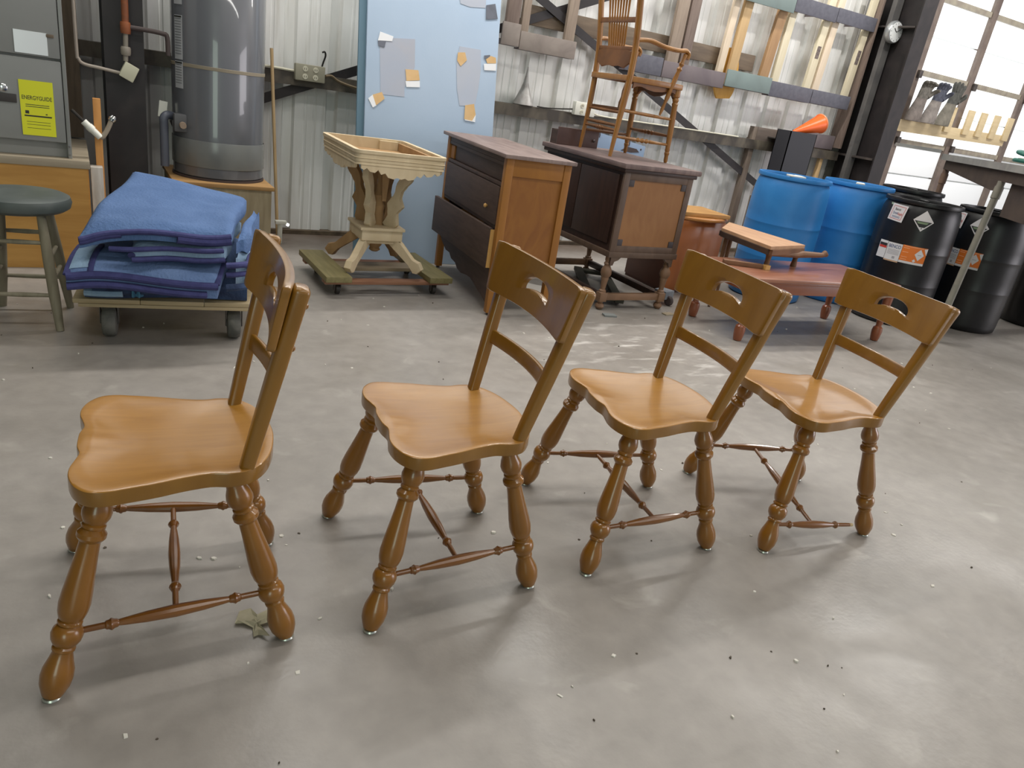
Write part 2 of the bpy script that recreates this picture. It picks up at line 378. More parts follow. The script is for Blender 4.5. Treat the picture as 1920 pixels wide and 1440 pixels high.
def crest_fn(T):
    p, q = post_axis(T, 1.0); L = (q - p).length; d = (q - p).normalized(); dx = V((d.x, 0, d.z)).normalized(); nf = V((dx.z, 0, -dx.x))
    v0, v1 = 0.662 * L, 1.003 * L
    def f(u, v, off):        # u -1..1 across, v 0..1 up
        h = v0 + (v1 - v0) * v; hw = (PB.y + (T[1] - PB.y) * h / L) + 0.031
        y = u * hw; c = V((PB.x, 0, PB.z)) + dx * h
        sag = 0.028 - 0.025 * (1 - (y / 0.22) ** 2)
        return c + V((0, y, 0)) + nf * (sag + off)
    return f
def crest_bm(T):
    f = crest_fn(T); N = 112; bm = nb()
    hole, outer = [], []
    for k in range(N):
        a = 2 * PI * k / N; c, s = math.cos(a), math.sin(a)
        # outer rounded rectangle, aspect 2.95 : 1
        X, Z = 1.0, 0.5; r = min(X / max(1e-6, abs(c) * 1.0), Z / max(1e-6, abs(s) * 1.0 / 2.0 * 1.0))
        ang = math.atan2(s * 0.5, c * 1.0)
        t = min(1.0 / max(1e-9, abs(c)), 1.0 / max(1e-9, abs(s)))
        ou, ov = c * t, s * t
        # round the four corners
        cu, cv = 0.055, 0.17
        if abs(ou) > 1 - cu and abs(ov) > 1 - cv:
            ex, ey = (abs(ou) - (1 - cu)) / cu, (abs(ov) - (1 - cv)) / cv; l = math.hypot(ex, ey)
            if l > 1: ou = math.copysign(1 - cu + cu * ex / l, ou); ov = math.copysign(1 - cv + cv * ey / l, ov)
        lift = 0.07 * (1 - ou * ou) if ov < 0 else 0
        outer.append((ou, 0.5 + 0.5 * ov + (lift * (-ov))))
        # kidney hole: arched top, bumped bottom
        hu = 0.315 * math.copysign(abs(c) ** 0.9, c)
        hv = 0.25 * s if s > 0 else -0.20 * abs(s) ** 0.5 + 0.33 * max(0, abs(s) - 0.30)
        hole.append((hu, 0.45 + hv))
    tt = 0.0092; layers = []
    for off, ex in ((tt, 0), (-tt, 0)):
        rows = []
        for w in (0.0, 0.04, 0.2, 0.45, 0.7, 0.9, 0.975, 1.0):
            o2 = off * (0.72 if w in (0.0, 1.0) else 1.0)
            rows.append([bm.verts.new(f(h[0] + (o[0] - h[0]) * w, h[1] + (o[1] - h[1]) * w, o2)) for h, o in zip(hole, outer)])
        layers.append(rows)
    for rows in layers:
        for a, b in zip(rows[:-1], rows[1:]):
            for k in range(N):
                j = (k + 1) % N; bm.faces.new((a[k], a[j], b[j], b[k]))
    for idx in (0, -1):
        a, b = layers[0][idx], layers[1][idx]
        for k in range(N):
            j = (k + 1) % N; bm.faces.new((a[k], a[j], b[j], b[k]))
    return bm
def slat_bm(T):
    rings = []; p, q = post_axis(T, 1.0); L = (q - p).length; d = (q - p).normalized(); dx = V((d.x, 0, d.z)).normalized(); nf = V((dx.z, 0, -dx.x)); h = 0.385 * L
    hw = PB.y + (T[1] - PB.y) * h / L
    for i in range(25):
        y = -hw + 2 * hw * i / 24; c = V((PB.x, y, PB.z)) + dx * h + nf * (-0.034 * (1 - (y / hw) ** 2)); ring = []
        for k in range(16):
            an = 2 * PI * k / 16; cx, sx = math.cos(an), math.sin(an); e = 0.4
            ring.append(c + dx * (0.0195 * math.copysign(abs(cx) ** e, cx)) + nf * (0.0072 * math.copysign(abs(sx) ** e, sx)))
        rings.append(ring)
    return loft(nb(), rings)
MEC = {}
def cached(key, fn, m, name, parent, **kw):
    if key in MEC:
        kw.pop('ang', None); return mobj(name, MEC[key], parent, **kw)
    o = obj(name, fn(), m, parent, **kw); MEC[key] = o.data; return o
def maple_chair(x, y, th, label, T=(-0.2277, 0.2073, 0.847), broken=False):
    t = thing('side_chair', label, 'chair', (x, y, 0), th, 'maple chairs in a row')
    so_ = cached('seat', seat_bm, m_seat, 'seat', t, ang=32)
    if len(so_.data.materials) == 1:          # shade on the seat's upright sides, put in as the darker frame colour
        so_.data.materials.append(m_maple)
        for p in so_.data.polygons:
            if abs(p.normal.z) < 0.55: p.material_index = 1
    for s in (1, -1):
        for f in (1, 0):
            p, q = legp(s, f)
            lg = cached(('leg', s, f), lambda: lathe(nb(), LEGP, p, q, 20), m_leg, 'leg', t, ang=28)
            cached(('glide', s, f), lambda: zlathe(nb(), [(.0165, 0.0005), (.018, .002), (.016, .006), (.011, .008)], 16, (p.x, p.y)), m_glide, 'glide', lg, label='nickel glide')
    mid = {}
    for s in (1, -1):
        a = legp(s, 1)[0].lerp(legp(s, 1)[1], .31); b = legp(s, 0)[0].lerp(legp(s, 0)[1], .31)
        if broken and s == 1:
            a, b = V((0.196, 0.226, 0.082)), V((-0.138, 0.202, 0.051))
            so = obj('stretcher', lathe(nb(), STP, a, b, 12), m_str, t, ang=28, label='loose stretcher pulled out of the rear leg')
            obj('tenon', lathe(nb(), [(0, .0062), (1, .0056)], b, b + (b - a).normalized() * 0.014, 10), m_raw, so, label='pale raw tenon end')
        else:
            cached(('str', s), lambda: lathe(nb(), STP, a, b, 12), m_str, 'stretcher', t, ang=28)
        mid[s] = a.lerp(b, .5)
    if broken: obj('stretcher', lathe(nb(), STP, mid[1], mid[-1], 12), m_str, t, ang=28)
    else: cached('strm', lambda: lathe(nb(), STP, mid[1], mid[-1], 12), m_str, 'stretcher', t, ang=28)
    for s in (1, -1):
        po = cached(('post', s, T), lambda: post_bm(T, s), m_maple, 'back_post', t, ang=40)
        for h in (.69, .915):
            def caps():
                p, q = post_axis(T, s); d = (q - p).normalized(); nf = V((d.z, 0, -d.x)).normalized()
                c = p.lerp(q, h) - nf * 0.0165; return lathe(nb(), [(0, .0065), (.5, .006), (.9, .0035), (1, .001)], c, c - nf * 0.006, 10)
            cached(('cap', s, T, h), caps, m_leg, 'screw_plug', po)
    cached(('crest', T), lambda: crest_bm(T), m_maple, 'crest_rail', t, ang=50)
    cached(('slat', T), lambda: slat_bm(T), m_maple, 'lower_slat', t, ang=50)
    return t
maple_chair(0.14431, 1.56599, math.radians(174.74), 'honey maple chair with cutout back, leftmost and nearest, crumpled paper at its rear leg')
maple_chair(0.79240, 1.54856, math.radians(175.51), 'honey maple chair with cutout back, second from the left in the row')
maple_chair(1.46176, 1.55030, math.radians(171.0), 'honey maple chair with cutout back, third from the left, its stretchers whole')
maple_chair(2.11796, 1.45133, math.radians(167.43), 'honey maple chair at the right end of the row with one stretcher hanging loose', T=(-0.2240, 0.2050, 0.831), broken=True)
# ================================================================ WALL RACKS AND FITTINGS
def wood(name, a, b, scale=5, st=(8, 8, 0.8), rough=0.6, **k): return mat(name, a, rough, b, scale, st, 5, lo=0.3, hi=0.7, **k)
m_pine = wood('pine_pale', (214, 202, 172), (226, 216, 190))
m_pinep = wood('pine_pink', (214, 196, 172), (232, 214, 190))
m_tan = wood('board_tan', (190, 158, 112), (204, 172, 126))
m_brn = wood('board_brown', (160, 124, 88), (178, 142, 102))
m_old = wood('board_weathered', (138, 122, 108), (160, 144, 128))
m_old2 = wood('board_dark_weathered', (108, 92, 84), (130, 114, 104))
m_beam = wood('timber_brown', (96, 82, 68), (118, 102, 84), 5, (0.8, 8, 8))
m_slate = mat('slate_felt', (92, 92, 102), 0.85, (102, 102, 112), 20, bump=0.05)
m_teal = mat('teal_grey_paint', (116, 130, 128), 0.6, (124, 140, 138), 5)
m_dkpl = mat('dark_plum_paint', (104, 94, 98), 0.6, (118, 108, 110), 5)
m_grybrn = mat('grey_brown_paint', (128, 118, 112), 0.65, (146, 136, 128), 8)
m_stamp = mat('stamp_ink', (96, 84, 84), 0.8, (128, 116, 108), 60, lo=0.45, hi=0.55)
m_iron0 = mat('bin_hanger', (70, 66, 64), 0.6)
m_white = mat('white_plastic', (226, 226, 216), 0.45)
m_cream = mat('cream_plastic', (206, 202, 182), 0.5)
def tray(label, x0, x1, z0, z1, m, yf=5.32, grp=None, dz=0.0):
    t = thing('rack_tray', label, 'tray', ((x0 + x1) / 2, 0, (z0 + z1) / 2), 0, grp)
    w, h = x1 - x0, z1 - z0
    obj('front_plate', bx(-w / 2, w / 2, yf, yf + 0.014, -h / 2, h / 2, 0.003), m, t)
    if z0 < 2: obj('bottom_plate', bx(-w / 2 + .002, w / 2 - .002, yf + 0.014, 5.44, -h / 2, -h / 2 + 0.012), m_dkpl, t)
    xb = -w / 2 + (.35 if w > .38 else .02); obj('bracket', bx(xb - .004, xb + .004, yf + 0.014, 5.54, -h / 2 + .013, -h / 2 + .04), m_dkpl, t)
    return t
YT = 5.355
tray('grey brown board tray on the wall right of the blue board, lower one', 2.965, 3.475, 1.517, 1.645, m_grybrn, YT)
tray('short grey brown tray end touching the right edge of the blue board', 2.80, 2.955, 1.53, 1.685, m_grybrn, YT - .01)
tray('dark plum lower tray under the two wide old boards', 4.38, 5.105, 1.515, 1.645, m_dkpl, YT)
tray('slate lower tray behind the arm of the tall chair, left of the plum one', 3.98, 4.37, 1.515, 1.66, m_slate, YT)
tray('teal grey lower tray holding the tan board and round blank', 5.112, 5.688, 1.54, 1.68, m_teal, YT - .01)
tray('slate grey lower tray under the first pale pine stick', 5.692, 6.278, 1.53, 1.66, m_slate, YT)
tray('slate grey lower tray nearest the dark steel column', 6.288, 6.86, 1.535, 1.66, m_slate, YT)
tray('teal grey upper tray at the top edge above the tan board', 4.95, 5.735, 2.238, 2.38, m_teal, YT - .01)
tray('slate grey upper tray, left one of the two', 5.75, 6.325, 2.258, 2.385, m_slate, YT)
tray('slate grey upper tray beside the top of the dark steel column', 6.333, 6.905, 2.268, 2.39, m_slate, YT)
def stick(label, x0, x1, z0, z1, m, y=5.42, d=0.035, lean=0.0, stamp=None, name='board', cat='board'):
    t = thing(name, label, cat, ((x0 + x1) / 2 + .0, y, z0), 0)
    bm = bx(-(x1 - x0) / 2, (x1 - x0) / 2, 0, d, 0, z1 - z0, 0.003)
    for v in bm.verts: v.co.x += lean * v.co.z
    obj('plank', bm, m, t)
    if stamp:
        w = (x1 - x0) * 0.55; bm = bx(-w / 2, w / 2, -0.0012, 0.0005, stamp[0] - z0, stamp[1] - z0)
        for v in bm.verts: v.co.x += lean * v.co.z
        obj('grade_stamp', bm, m_stamp, t, label='dark printed grade stamp')
    return t
stick('weathered upright board at the left end of the wall rack, by the blue board', 2.848, 2.958, 1.545, 2.6, m_old2, 5.39)
stick('weathered upright board, second in the rack from the blue board', 2.985, 3.05, 1.532, 2.6, m_old, 5.40)
stick('weathered upright board standing alone left of the tall pressed back chair', 3.385, 3.472, 1.532, 2.6, m_old, 5.40)
stick('wide weathered upright board just right of the tall chair back', 4.435, 4.556, 1.530, 2.6, m_old, 5.39)
stick('narrow dark upright board with pale edge, right of the wide weathered one', 4.585, 4.69, 1.530, 2.6, m_old2, 5.40)
stick('pale split pine board with knot stains leaning in the teal tray', 5.03, 5.10, 1.530, 2.6, m_pinep, 5.40, lean=0.04)
stick('tan upright board in front of the round orange blank', 5.150, 5.25, 1.556, 2.6, m_tan, 5.39, lean=0.035)
stick('brown upright board at the right of the teal tray', 5.560, 5.670, 1.556, 2.6, m_brn, 5.40, lean=0.08)
stick('pale pine stick, first of the four clean ones', 5.735, 5.822, 1.545, 2.6, m_pine, 5.40, lean=0.03)
stick('pale pine stick with dark stamp, left one of a touching pair', 6.187, 6.277, 1.545, 2.6, m_pine, 5.40, lean=0.05, stamp=(1.93, 2.04))
stick('pinkish pine stick, right one of a touching pair', 6.310, 6.398, 1.550, 2.6, m_pinep, 5.40, lean=0.05)
stick('pale pine stick with dark stamp, beside the steel column', 6.775, 6.862, 1.550, 2.6, m_pine, 5.40, lean=0.045, stamp=(1.96, 2.09))
stick('tall thin dark upright board closing the rack beside the column', 6.912, 6.940, 1.16, 2.6, m_old2, 5.35, d=0.16)
tag(obj('timber_plank', bx(3.05, 5.525, 5.465, 5.50, 1.705, 1.845, 0.004), m_beam), 'long brown timber plank fixed across the wall behind the upright boards', 'plank')
# round orange seat blank behind the teal tray
poly = [(0.135 * math.cos(a) * (1.0 if math.sin(a) > 0 else 0.98), 0.235 * math.copysign(abs(math.sin(a)) ** 0.8, math.sin(a))) for a in [2 * PI * k / 40 for k in range(40)]]
poly = [(x, max(z, -0.195)) for x, z in poly]
tag(obj('seat_blank', prism(nb(), poly, 0.018, M.Rotation(-0.12, 4, 'Y'), 0.003), wood('blank_orange', (206, 152, 60), (218, 166, 76)), None, (5.205, 5.455, 1.63)), 'rounded orange wood seat blank hung behind the teal grey tray', 'seat blank')
# lower shelf right with black bin and funnel
t = thing('wall_shelf', 'rough dark wood wall shelf on posts behind the blue drums', 'shelf', (0, 0, 0))
obj('front_board', bx(5.75, 6.25, 5.42, 5.445, 1.118, 1.244, 0.003), wood('shelf_dark', (92, 82, 76), (112, 100, 92), 4, (0.8, 8, 8)), t)
obj('front_board', bx(6.25, 6.90, 5.43, 5.445, 1.135, 1.272, 0.003), m_dkpl, t)
obj('shelf_board', bx(5.75, 6.90, 5.445, 5.54, 1.112, 1.135), m_beam, t)
obj('post', bx(5.70, 5.765, 5.425, 5.485, 0, 1.244, 0.004), wood('post_grey', (104, 92, 82), (124, 110, 98)), t)
obj('post', bx(6.765, 6.815, 5.43, 5.47, 0, 1.112, 0.004), m_tan, t)
t = thing('parts_bin', 'tall black open bin hanging at the shelf with an orange cone sticking out', 'bin', (6.055, 5.205, 1.062))
bm = nb()
for a, b, c, d in ((-.185, .185, -.085, -.077), (-.185, .185, .077, .085), (-.185, -.177, -.085, .085), (.177, .185, -.085, .085)): box(bm, ((a + b) / 2, (c + d) / 2, 0.0), (b - a, d - c, .39))
box(bm, (0, 0, -.19), (.37, .17, .01)); obj('bin_body', bm, mat('bin_black', (52, 52, 58), 0.6), t)
obj('hanger', bx(-.15, .15, .085, .215, .10, .112, .002), m_iron0, t)
t = thing('traffic_cone', 'bright orange cone lying in the black bin on the shelf', 'cone', (6.03, 5.20, 1.258))
bm = lathe(nb(), [(0, .012), (.06, .018), (1, .088), (1.0, .079), (.5, .04), (.06, .010)], (-.05, 0, -.01), (.305, 0.0, .105), 24)
obj('cone_shell', bm, mat('cone_orange', (240, 104, 38), 0.35), t)
obj('rim', lathe(nb(), [(0, .089), (.5, .094), (1, .089)], (.297, 0, .1025), (.311, 0, .107), 24), mat('cone_rim', (250, 150, 100), 0.3), t)
tag(obj('wooden_block', bx(5.72, 5.86, 5.14, 5.28, 0.0, 0.62, .01), m_beam), 'upright brown timber block between the wall post and the blue drum', 'block')
tag(obj('wooden_block', bx(5.70, 5.84, 5.12, 5.25, 0.621, 0.72, .008), m_old2), 'small dark block on top of the upright timber block by the blue drum', 'block')
# outlets, cords, hook, spike on the girt
def outlet(x, y, z, n, label, mm):
    t = thing('outlet_box', label, 'outlet', (x, y, z)); w = 0.05 * n
    obj('box_body', bx(-w, w, 0, 0.05, -.052, .052, .006), mm, t)
    for i in range(n):
        cx = (i - (n - 1) / 2) * 0.07
        for dz in (-.024, .024):
            r = obj('receptacle', lathe(nb(), [(0, .018), (1, .017)], (cx, 0.001, dz), (cx, -.004, dz), 14), m_cream, t)
            obj('slot', bx(cx - .008, cx - .005, -.0052, -.003, dz - .006, dz + .006), m_black, r); obj('slot', bx(cx + .005, cx + .008, -.0052, -.003, dz - .006, dz + .006), m_black, r)
    return t
outlet(1.405, 5.36, 1.128, 2, 'dull grey double outlet box on the girt between heater and blue board', mat('outlet_grey', (150, 146, 128), 0.6))
outlet(3.665, 5.355, 1.165, 2, 'white four socket outlet box on the girt left of the tall chair', m_white)
bm = tube(nb(), catmull([(3.23, 5.40, 1.132), (3.30, 5.405, 1.130), (3.4, 5.41, 1.135), (3.55, 5.40, 1.15), (3.60, 5.38, 1.16)], 5, False), .006, 6); tag(obj('power_cord', bm, m_black), 'black cord on the girt running into the white outlet box', 'cord')
bm = tube(nb(), catmull([(3.76, 5.38, 1.15), (3.85, 5.40, 1.131), (4.2, 5.41, 1.128), (4.6, 5.405, 1.13), (5.5, 5.41, 1.129)], 5, False), .007, 6); tag(obj('power_cord', bm, m_cream), 'pale cord along the girt right of the white outlet box', 'cord')
bm = tube(nb(), catmull([(1.1, 5.40, 1.135), (1.3, 5.405, 1.129), (1.36, 5.38, 1.12)], 5, False), .009, 6); tag(obj('power_cord', bm, m_cream), 'pale cord entering the dull grey double outlet box from the left', 'cord')
bm = tube(nb(), catmull([(1.512, 5.38, 1.125), (1.56, 5.40, 1.13), (1.62, 5.405, 1.10), (1.75, 5.39, 1.075), (1.9, 5.39, 1.07)], 5, False), .009, 6); tag(obj('power_cord', bm, mat('cord_brown', (120, 104, 80), 0.7)), 'brown cord drooping from the grey outlet box to the blue board', 'cord')
bm = tube(nb(), catmull([(1.515, 5.53, 1.13), (1.53, 5.52, 1.20), (1.54, 5.50, 1.25), (1.528, 5.48, 1.275), (1.51, 5.47, 1.27)], 5, False), .006, 6); tag(obj('wire_hook', bm, m_black), 'thin black wire hook standing up from the girt', 'hook')
t = thing('spike_funnel', 'slender pointed grey funnel standing on the girt right of the blue board', 'funnel', (3.13, 5.46, 1.126))
obj('cone_body', zlathe(nb(), [(.082, 0), (.084, .004), (.055, .075), (.036, .12), (.02, .17), (.010, .23), (.003, .285)], 20), mat('galvanised', (150, 146, 142), 0.45, (168, 166, 164), 20, metal=0.3), t)
# round clock on the column
t = thing('clock', 'round white clock with silver rim on the dark column', 'clock', (7.02, 5.20, 2.292))
obj('clock_case', lathe(nb(), [(0, .092), (.3, .102), (.8, .102), (1, .094), (1.0, .088)], (0, 0.056, 0), (0, -0.005, 0), 40), mat('clock_silver', (190, 194, 196), 0.25, metal=0.6), t)
obj('dial', lathe(nb(), [(0, .089), (1, .089)], (0, 0.0, 0), (0, -0.0062, 0), 40), mat('dial_white', (250, 252, 252), 0.4), t)
for n_, L, a, w in (('hour_hand', .048, math.radians(-52), .007), ('minute_hand', .068, math.radians(62), .005)):
    d = V((math.sin(a), 0, math.cos(a))); obj(n_, bar(nb(), (0, -.008, 0), d * L + V((0, -.008, 0)), w, .002, up=(0, 1, 0)), m_black, t)
for k in range(12):
    a = PI * k / 6; d = V((math.sin(a), 0, math.cos(a))); obj('hour_mark', bar(nb(), d * .070 + V((0, -.0068, 0)), d * .082 + V((0, -.0068, 0)), .004, .0015, up=(0, 1, 0)), m_black, t)
# ---- glove rack on the overhead door
t = thing('glove_rack', 'pale wooden rack board with upright pegs fixed to the overhead door', 'rack', (0, 0, 0))
m_rack = wood('rack_pine', (216, 194, 152), (228, 208, 168), 4, (0.8, 8, 8))
bm = bx(8.02, 10.37, 5.625, 5.660, 1.435, 1.563, .004)
for v in bm.verts: v.co.z += (v.co.x - 8.0) * 0.018
obj('back_board', bm, m_rack, t)
for i, x in enumerate((8.17, 8.47, 8.76, 9.05, 9.435, 9.715, 10.015, 10.325)):
    z = 1.50 + (x - 8.0) * 0.018
    if i >= 3: obj('peg', bx(x - .062, x + .062, 5.600, 5.624, z, 1.79 + (x - 8.0) * 0.012, .003), m_rack, t)
    if i >= 3: obj('rear_peg', bx(x + .075, x + .165, 5.665, 5.685, z, 1.735, .003), m_old, t)
def glove(x, z, label, ca, cb, fing, curl, tilt, mirror=1):
    t = thing('work_glove', label, 'glove', (x, 5.56, z)); mc = mat('cuff_' + str(ca), ca, 0.8, tuple(int(c * .8) for c in ca), 14, bump=0.1); mh = mat('hand_' + str(cb), cb, 0.7, tuple(min(255, int(c * 1.3) + 8) for c in cb), 25, bump=0.1)
    def el(c, a, b): return [V((c[0] + a * math.cos(2 * PI * k / 18), c[1] + b * math.sin(2 * PI * k / 18), c[2])) for k in range(18)]
    obj('cuff', loft(nb(), [el((tilt * .0, 0, 0), .128, .055), el((0, 0, .01), .131, .058), el((tilt * .3, 0, .10), .118, .05), el((tilt * .75, 0, .20), .094, .042), el((tilt, 0, .25), .086, .040)]), mc, t)
    obj('palm', loft(nb(), [el((tilt, 0, .245), .087, .041), el((tilt * 1.15, 0, .28), .090, .040), el((tilt * 1.4, 0, .33), .100, .036), el((tilt * 1.5, 0, .36), .096, .030), el((tilt * 1.5, 0, .372), .07, .018)]), mh, t)
    for i in range(4):
        fx = (-.072 + .048 * i) * mirror; L = fing * (.92, 1.0, .97, .8)[i]; b = V((tilt * 1.5 + fx, 0, .355)); sp = (-.42 + .26 * i) * mirror
        p1 = b + V((sp * L * .4 + tilt * .1, -curl * .25 * L, L * .5)); p2 = p1 + V((sp * L * .2 + tilt * .1, -curl * .6 * L, L * (.42 - .5 * curl)))
        obj('finger', tube(nb(), catmull([b - V((0, 0, .03)), b, p1, p2], 4, False), [.0225] * 9 + [.021, .019, .016, .010][:0] + [.0215, .020, .017, .010], 10) if False else tube(nb(), catmull([b - V((0, 0, .03)), b, p1, p2], 4, False), [.022] * 10 + [.019, .016, .009], 10), mh, t)
    b = V((tilt * 1.2 + .085 * mirror, -.015, .285)); obj('thumb', tube(nb(), catmull([b - V((.03 * mirror, 0, .02)), b, b + V((.030 * mirror, -.03, .045)), b + V((.030 * mirror, -.05 * (1 + curl), .085 - .03 * curl))], 4, False), [.024] * 10 + [.021, .017, .010], 10), mh, t)
    return t
glove(8.25, 1.565, 'dusty work glove with curled fingers on the rack, nearest the column', (132, 122, 116), (84, 80, 74), .11, .75, .06)
glove(8.535, 1.57, 'blackish blue work glove on the rack, middle one of three', (150, 142, 136), (58, 60, 72), .12, .45, .06)
glove(8.82, 1.575, 'work glove with fingers spread upright, third from the column', (136, 130, 118), (64, 64, 60), .15, .03, .07)
# ================================================================ LEFT CORNER: FURNACE, HEATER, PIPES
m_ply = mat('plywood_orange', (176, 128, 62), 0.55, (196, 148, 78), 3.5, (1, 1, 7), 6, lo=0.3, hi=0.7)
m_dustwood = wood('dusty_wood', (142, 130, 110), (160, 148, 128), 4, (0.8, 3, 8))
t = thing('plywood_platform', 'orange plywood platform box carrying the grey furnace', 'platform', (0, 0, 0))
obj('front_panel', bx(-1.3, 0.048, 4.485, 4.503, 0.0, 0.528), m_ply, t)
obj('side_panel', bx(0.035, 0.053, 4.503, 5.3, 0.0, 0.528), m_ply, t)
obj('top_board', bx(-1.3, 0.06, 4.478, 5.32, 0.528, 0.568, .004), m_dustwood, t)
m_furn = mat('furnace_enamel', (132, 133, 130), 0.34, (140, 141, 138), 3, spec=0.6)
t = thing('furnace', 'grey steel furnace cabinet with yellow energy label on the plywood platform', 'furnace', (0, 0, 0.568))
obj('cabinet', bx(-1.15, -0.02, 4.56, 5.25, 0.0, 1.45, .006), m_furn, t)
for z0, z1 in ((0.075, 0.462), (0.472, 0.95), (0.96, 1.44)):
    obj('door_panel', bx(-1.12, -0.036, 4.53, 4.558, z0, z1, .008), m_furn, t)
obj('corner_rail', bx(-0.034, -0.016, 4.528, 4.56, 0.0, 1.45, .004), m_furn, t)
obj('handle_slot', bx(-0.36, -0.234, 4.522, 4.53, 0.248, 0.288, .003), mat('slot_dark', (60, 56, 54), 0.6), t)
obj('knob', lathe(nb(), [(0, .02), (.7, .02), (1, .014)], (-.287, 4.53, .312), (-.287, 4.517, .312), 18), mat('chrome', (220, 222, 222), 0.15, metal=1.0), t)
obj('rating_plate', bx(-0.223, -0.087, 4.5265, 4.53, 0.481, 0.582), mat('bright_foil', (240, 243, 244), 0.22, metal=0.3), t, label='shiny bright foil plate')
obj('latch', bx(-0.09, -0.058, 4.523, 4.53, 0.565, 0.58, .003), m_beam, t)
for x, z in ((-.026, .02), (-.026, .06)): obj('screw', lathe(nb(), [(0, .006), (1, .004)], (x, 4.528, z), (x, 4.523, z), 10), mat('chrome', (0, 0, 0)), t)
m_yel = mat('label_yellow', (226, 226, 40), 0.5); m_ink = mat('print_ink', (58, 58, 50), 0.7)
lab = obj('energy_label', bx(-0.221, -0.079, 4.5262, 4.5295, 0.101, 0.359), m_yel, t, label='yellow energy guide label')
text_on('lettering', 'ENERGYGUIDE', .027, m_ink, lab, M.Translation((-.150, 4.5258, .278)) @ YF, fit=.126)
for z, w, h in ((.245, .10, .003), (.236, .10, .003), (.19, .115, .007), (.165, .10, .002), (.152, .10, .002), (.135, .10, .002)): obj('print_line', bx(-.150 - w / 2, -.150 + w / 2, 4.5258, 4.5263, z, z + h), m_ink, lab)
obj('print_line', bx(-.203, -.187, 4.5258, 4.5263, .203, .218), m_ink, lab); obj('print_line', bx(-.118, -.110, 4.5258, 4.5263, .203, .208), m_ink, lab)
tag(obj('plywood_backing', bx(-0.10, 0.052, 5.40, 5.42, 0.568, 2.2), wood('backing_brown', (112, 98, 80), (134, 118, 98))), 'brown plywood strip standing against the wall behind the furnace', 'board')
tag(obj('wooden_stake', bx(0.092, 0.128, 4.60, 4.635, 0.0, 0.872, .003), wood('stake_orange', (190, 130, 66), (204, 146, 80))), 'orange wooden stake standing at the right corner of the plywood platform', 'stake')
tag(obj('post', bx(0.062, 0.12, 4.52, 4.597, 0.0, 0.535, .004), mat('post_white', (168, 160, 150), 0.7, (190, 184, 176), 6, (6, 6, 1))), 'chalky white post leaning by the platform behind the stool', 'post')
t = thing('drain_elbow', 'white plastic drain elbow with a dark tube in front of the orange stake', 'pipe', (0, 0, 0))
obj('rigid_tube', tube(nb(), [(0.045, 4.58, 0.755), (0.118, 4.575, 0.682)], .017, 12), m_white, t)
obj('collar', tube(nb(), [(0.066, 4.579, 0.734), (0.084, 4.578, 0.716)], .020, 12), m_white, t)
obj('flexible_end', tube(nb(), catmull([(0.118, 4.575, 0.682), (0.132, 4.575, 0.69), (0.155, 4.58, 0.73), (0.172, 4.585, 0.77)], 4, False), .012, 10), mat('tube_beige', (150, 138, 122), 0.5), t)
obj('dark_tube', tube(nb(), [(-0.005, 4.585, 0.805), (0.045, 4.58, 0.755)], .008, 8), m_black, t)
obj('metal_tip', lathe(nb(), [(0, .016), (.5, .019), (1, .012)], (0.172, 4.585, 0.77), (0.187, 4.588, 0.795), 12), mat('chrome', (0, 0, 0)), t)
# gas and conduit pipes
m_rust = mat('rusty_pipe', (148, 82, 42), 0.6, (110, 66, 44), 14); m_iron = mat('iron_pipe', (70, 58, 56), 0.6)
t = thing('gas_pipe', 'rusty orange gas pipe dropping in front of the dark column', 'pipe', (0, 0, 0))
obj('pipe_run', tube(nb(), [(0.283, 4.93, 2.4), (0.278, 4.93, 1.22)], .018, 12), m_rust, t)
obj('pipe_run', tube(nb(), [(0.278, 4.93, 1.22), (0.272, 4.93, 1.06)], .013, 12), mat('pipe_grey', (140, 132, 120), 0.5), t, label='grey lower length')
obj('fitting', lathe(nb(), [(0, .024), (.2, .027), (.8, .027), (1, .024)], (0.278, 4.93, 1.26), (0.2775, 4.93, 1.20), 14), m_rust, t); obj('fitting', lathe(nb(), [(0, .022), (.2, .026), (.8, .026), (1, .022)], (0.275, 4.93, 1.135), (0.274, 4.93, 1.09), 14), mat('pipe_grey', (0, 0, 0)), t)
obj('branch_pipe', tube(nb(), catmull([(0.28, 4.93, 1.235), (0.38, 4.93, 1.235), (0.46, 4.93, 1.23), (0.485, 4.93, 1.215), (0.488, 4.93, 1.12)], 4, False), .013, 10), m_iron, t)
t = thing('conduit', 'thin pale conduit bending in a U to a white junction box', 'pipe', (0, 0, 0))
obj('conduit_tube', tube(nb(), catmull([(0.036, 4.93, 2.4), (0.037, 4.93, 1.5), (0.038, 4.93, 1.09), (0.044, 4.93, 1.04), (0.07, 4.93, 1.016), (0.15, 4.93, 1.006), (0.245, 4.93, 0.994)], 6, False), .009, 10), mat('conduit_grey', (158, 148, 136), 0.45), t)
obj('junction_box', box(nb(), (0.286, 4.93, 1.006), (.075, .06, .085), rot=M.Rotation(0.45, 3, 'Y'), bev=.006), mat('junction_cream', (196, 194, 170), 0.5), t)
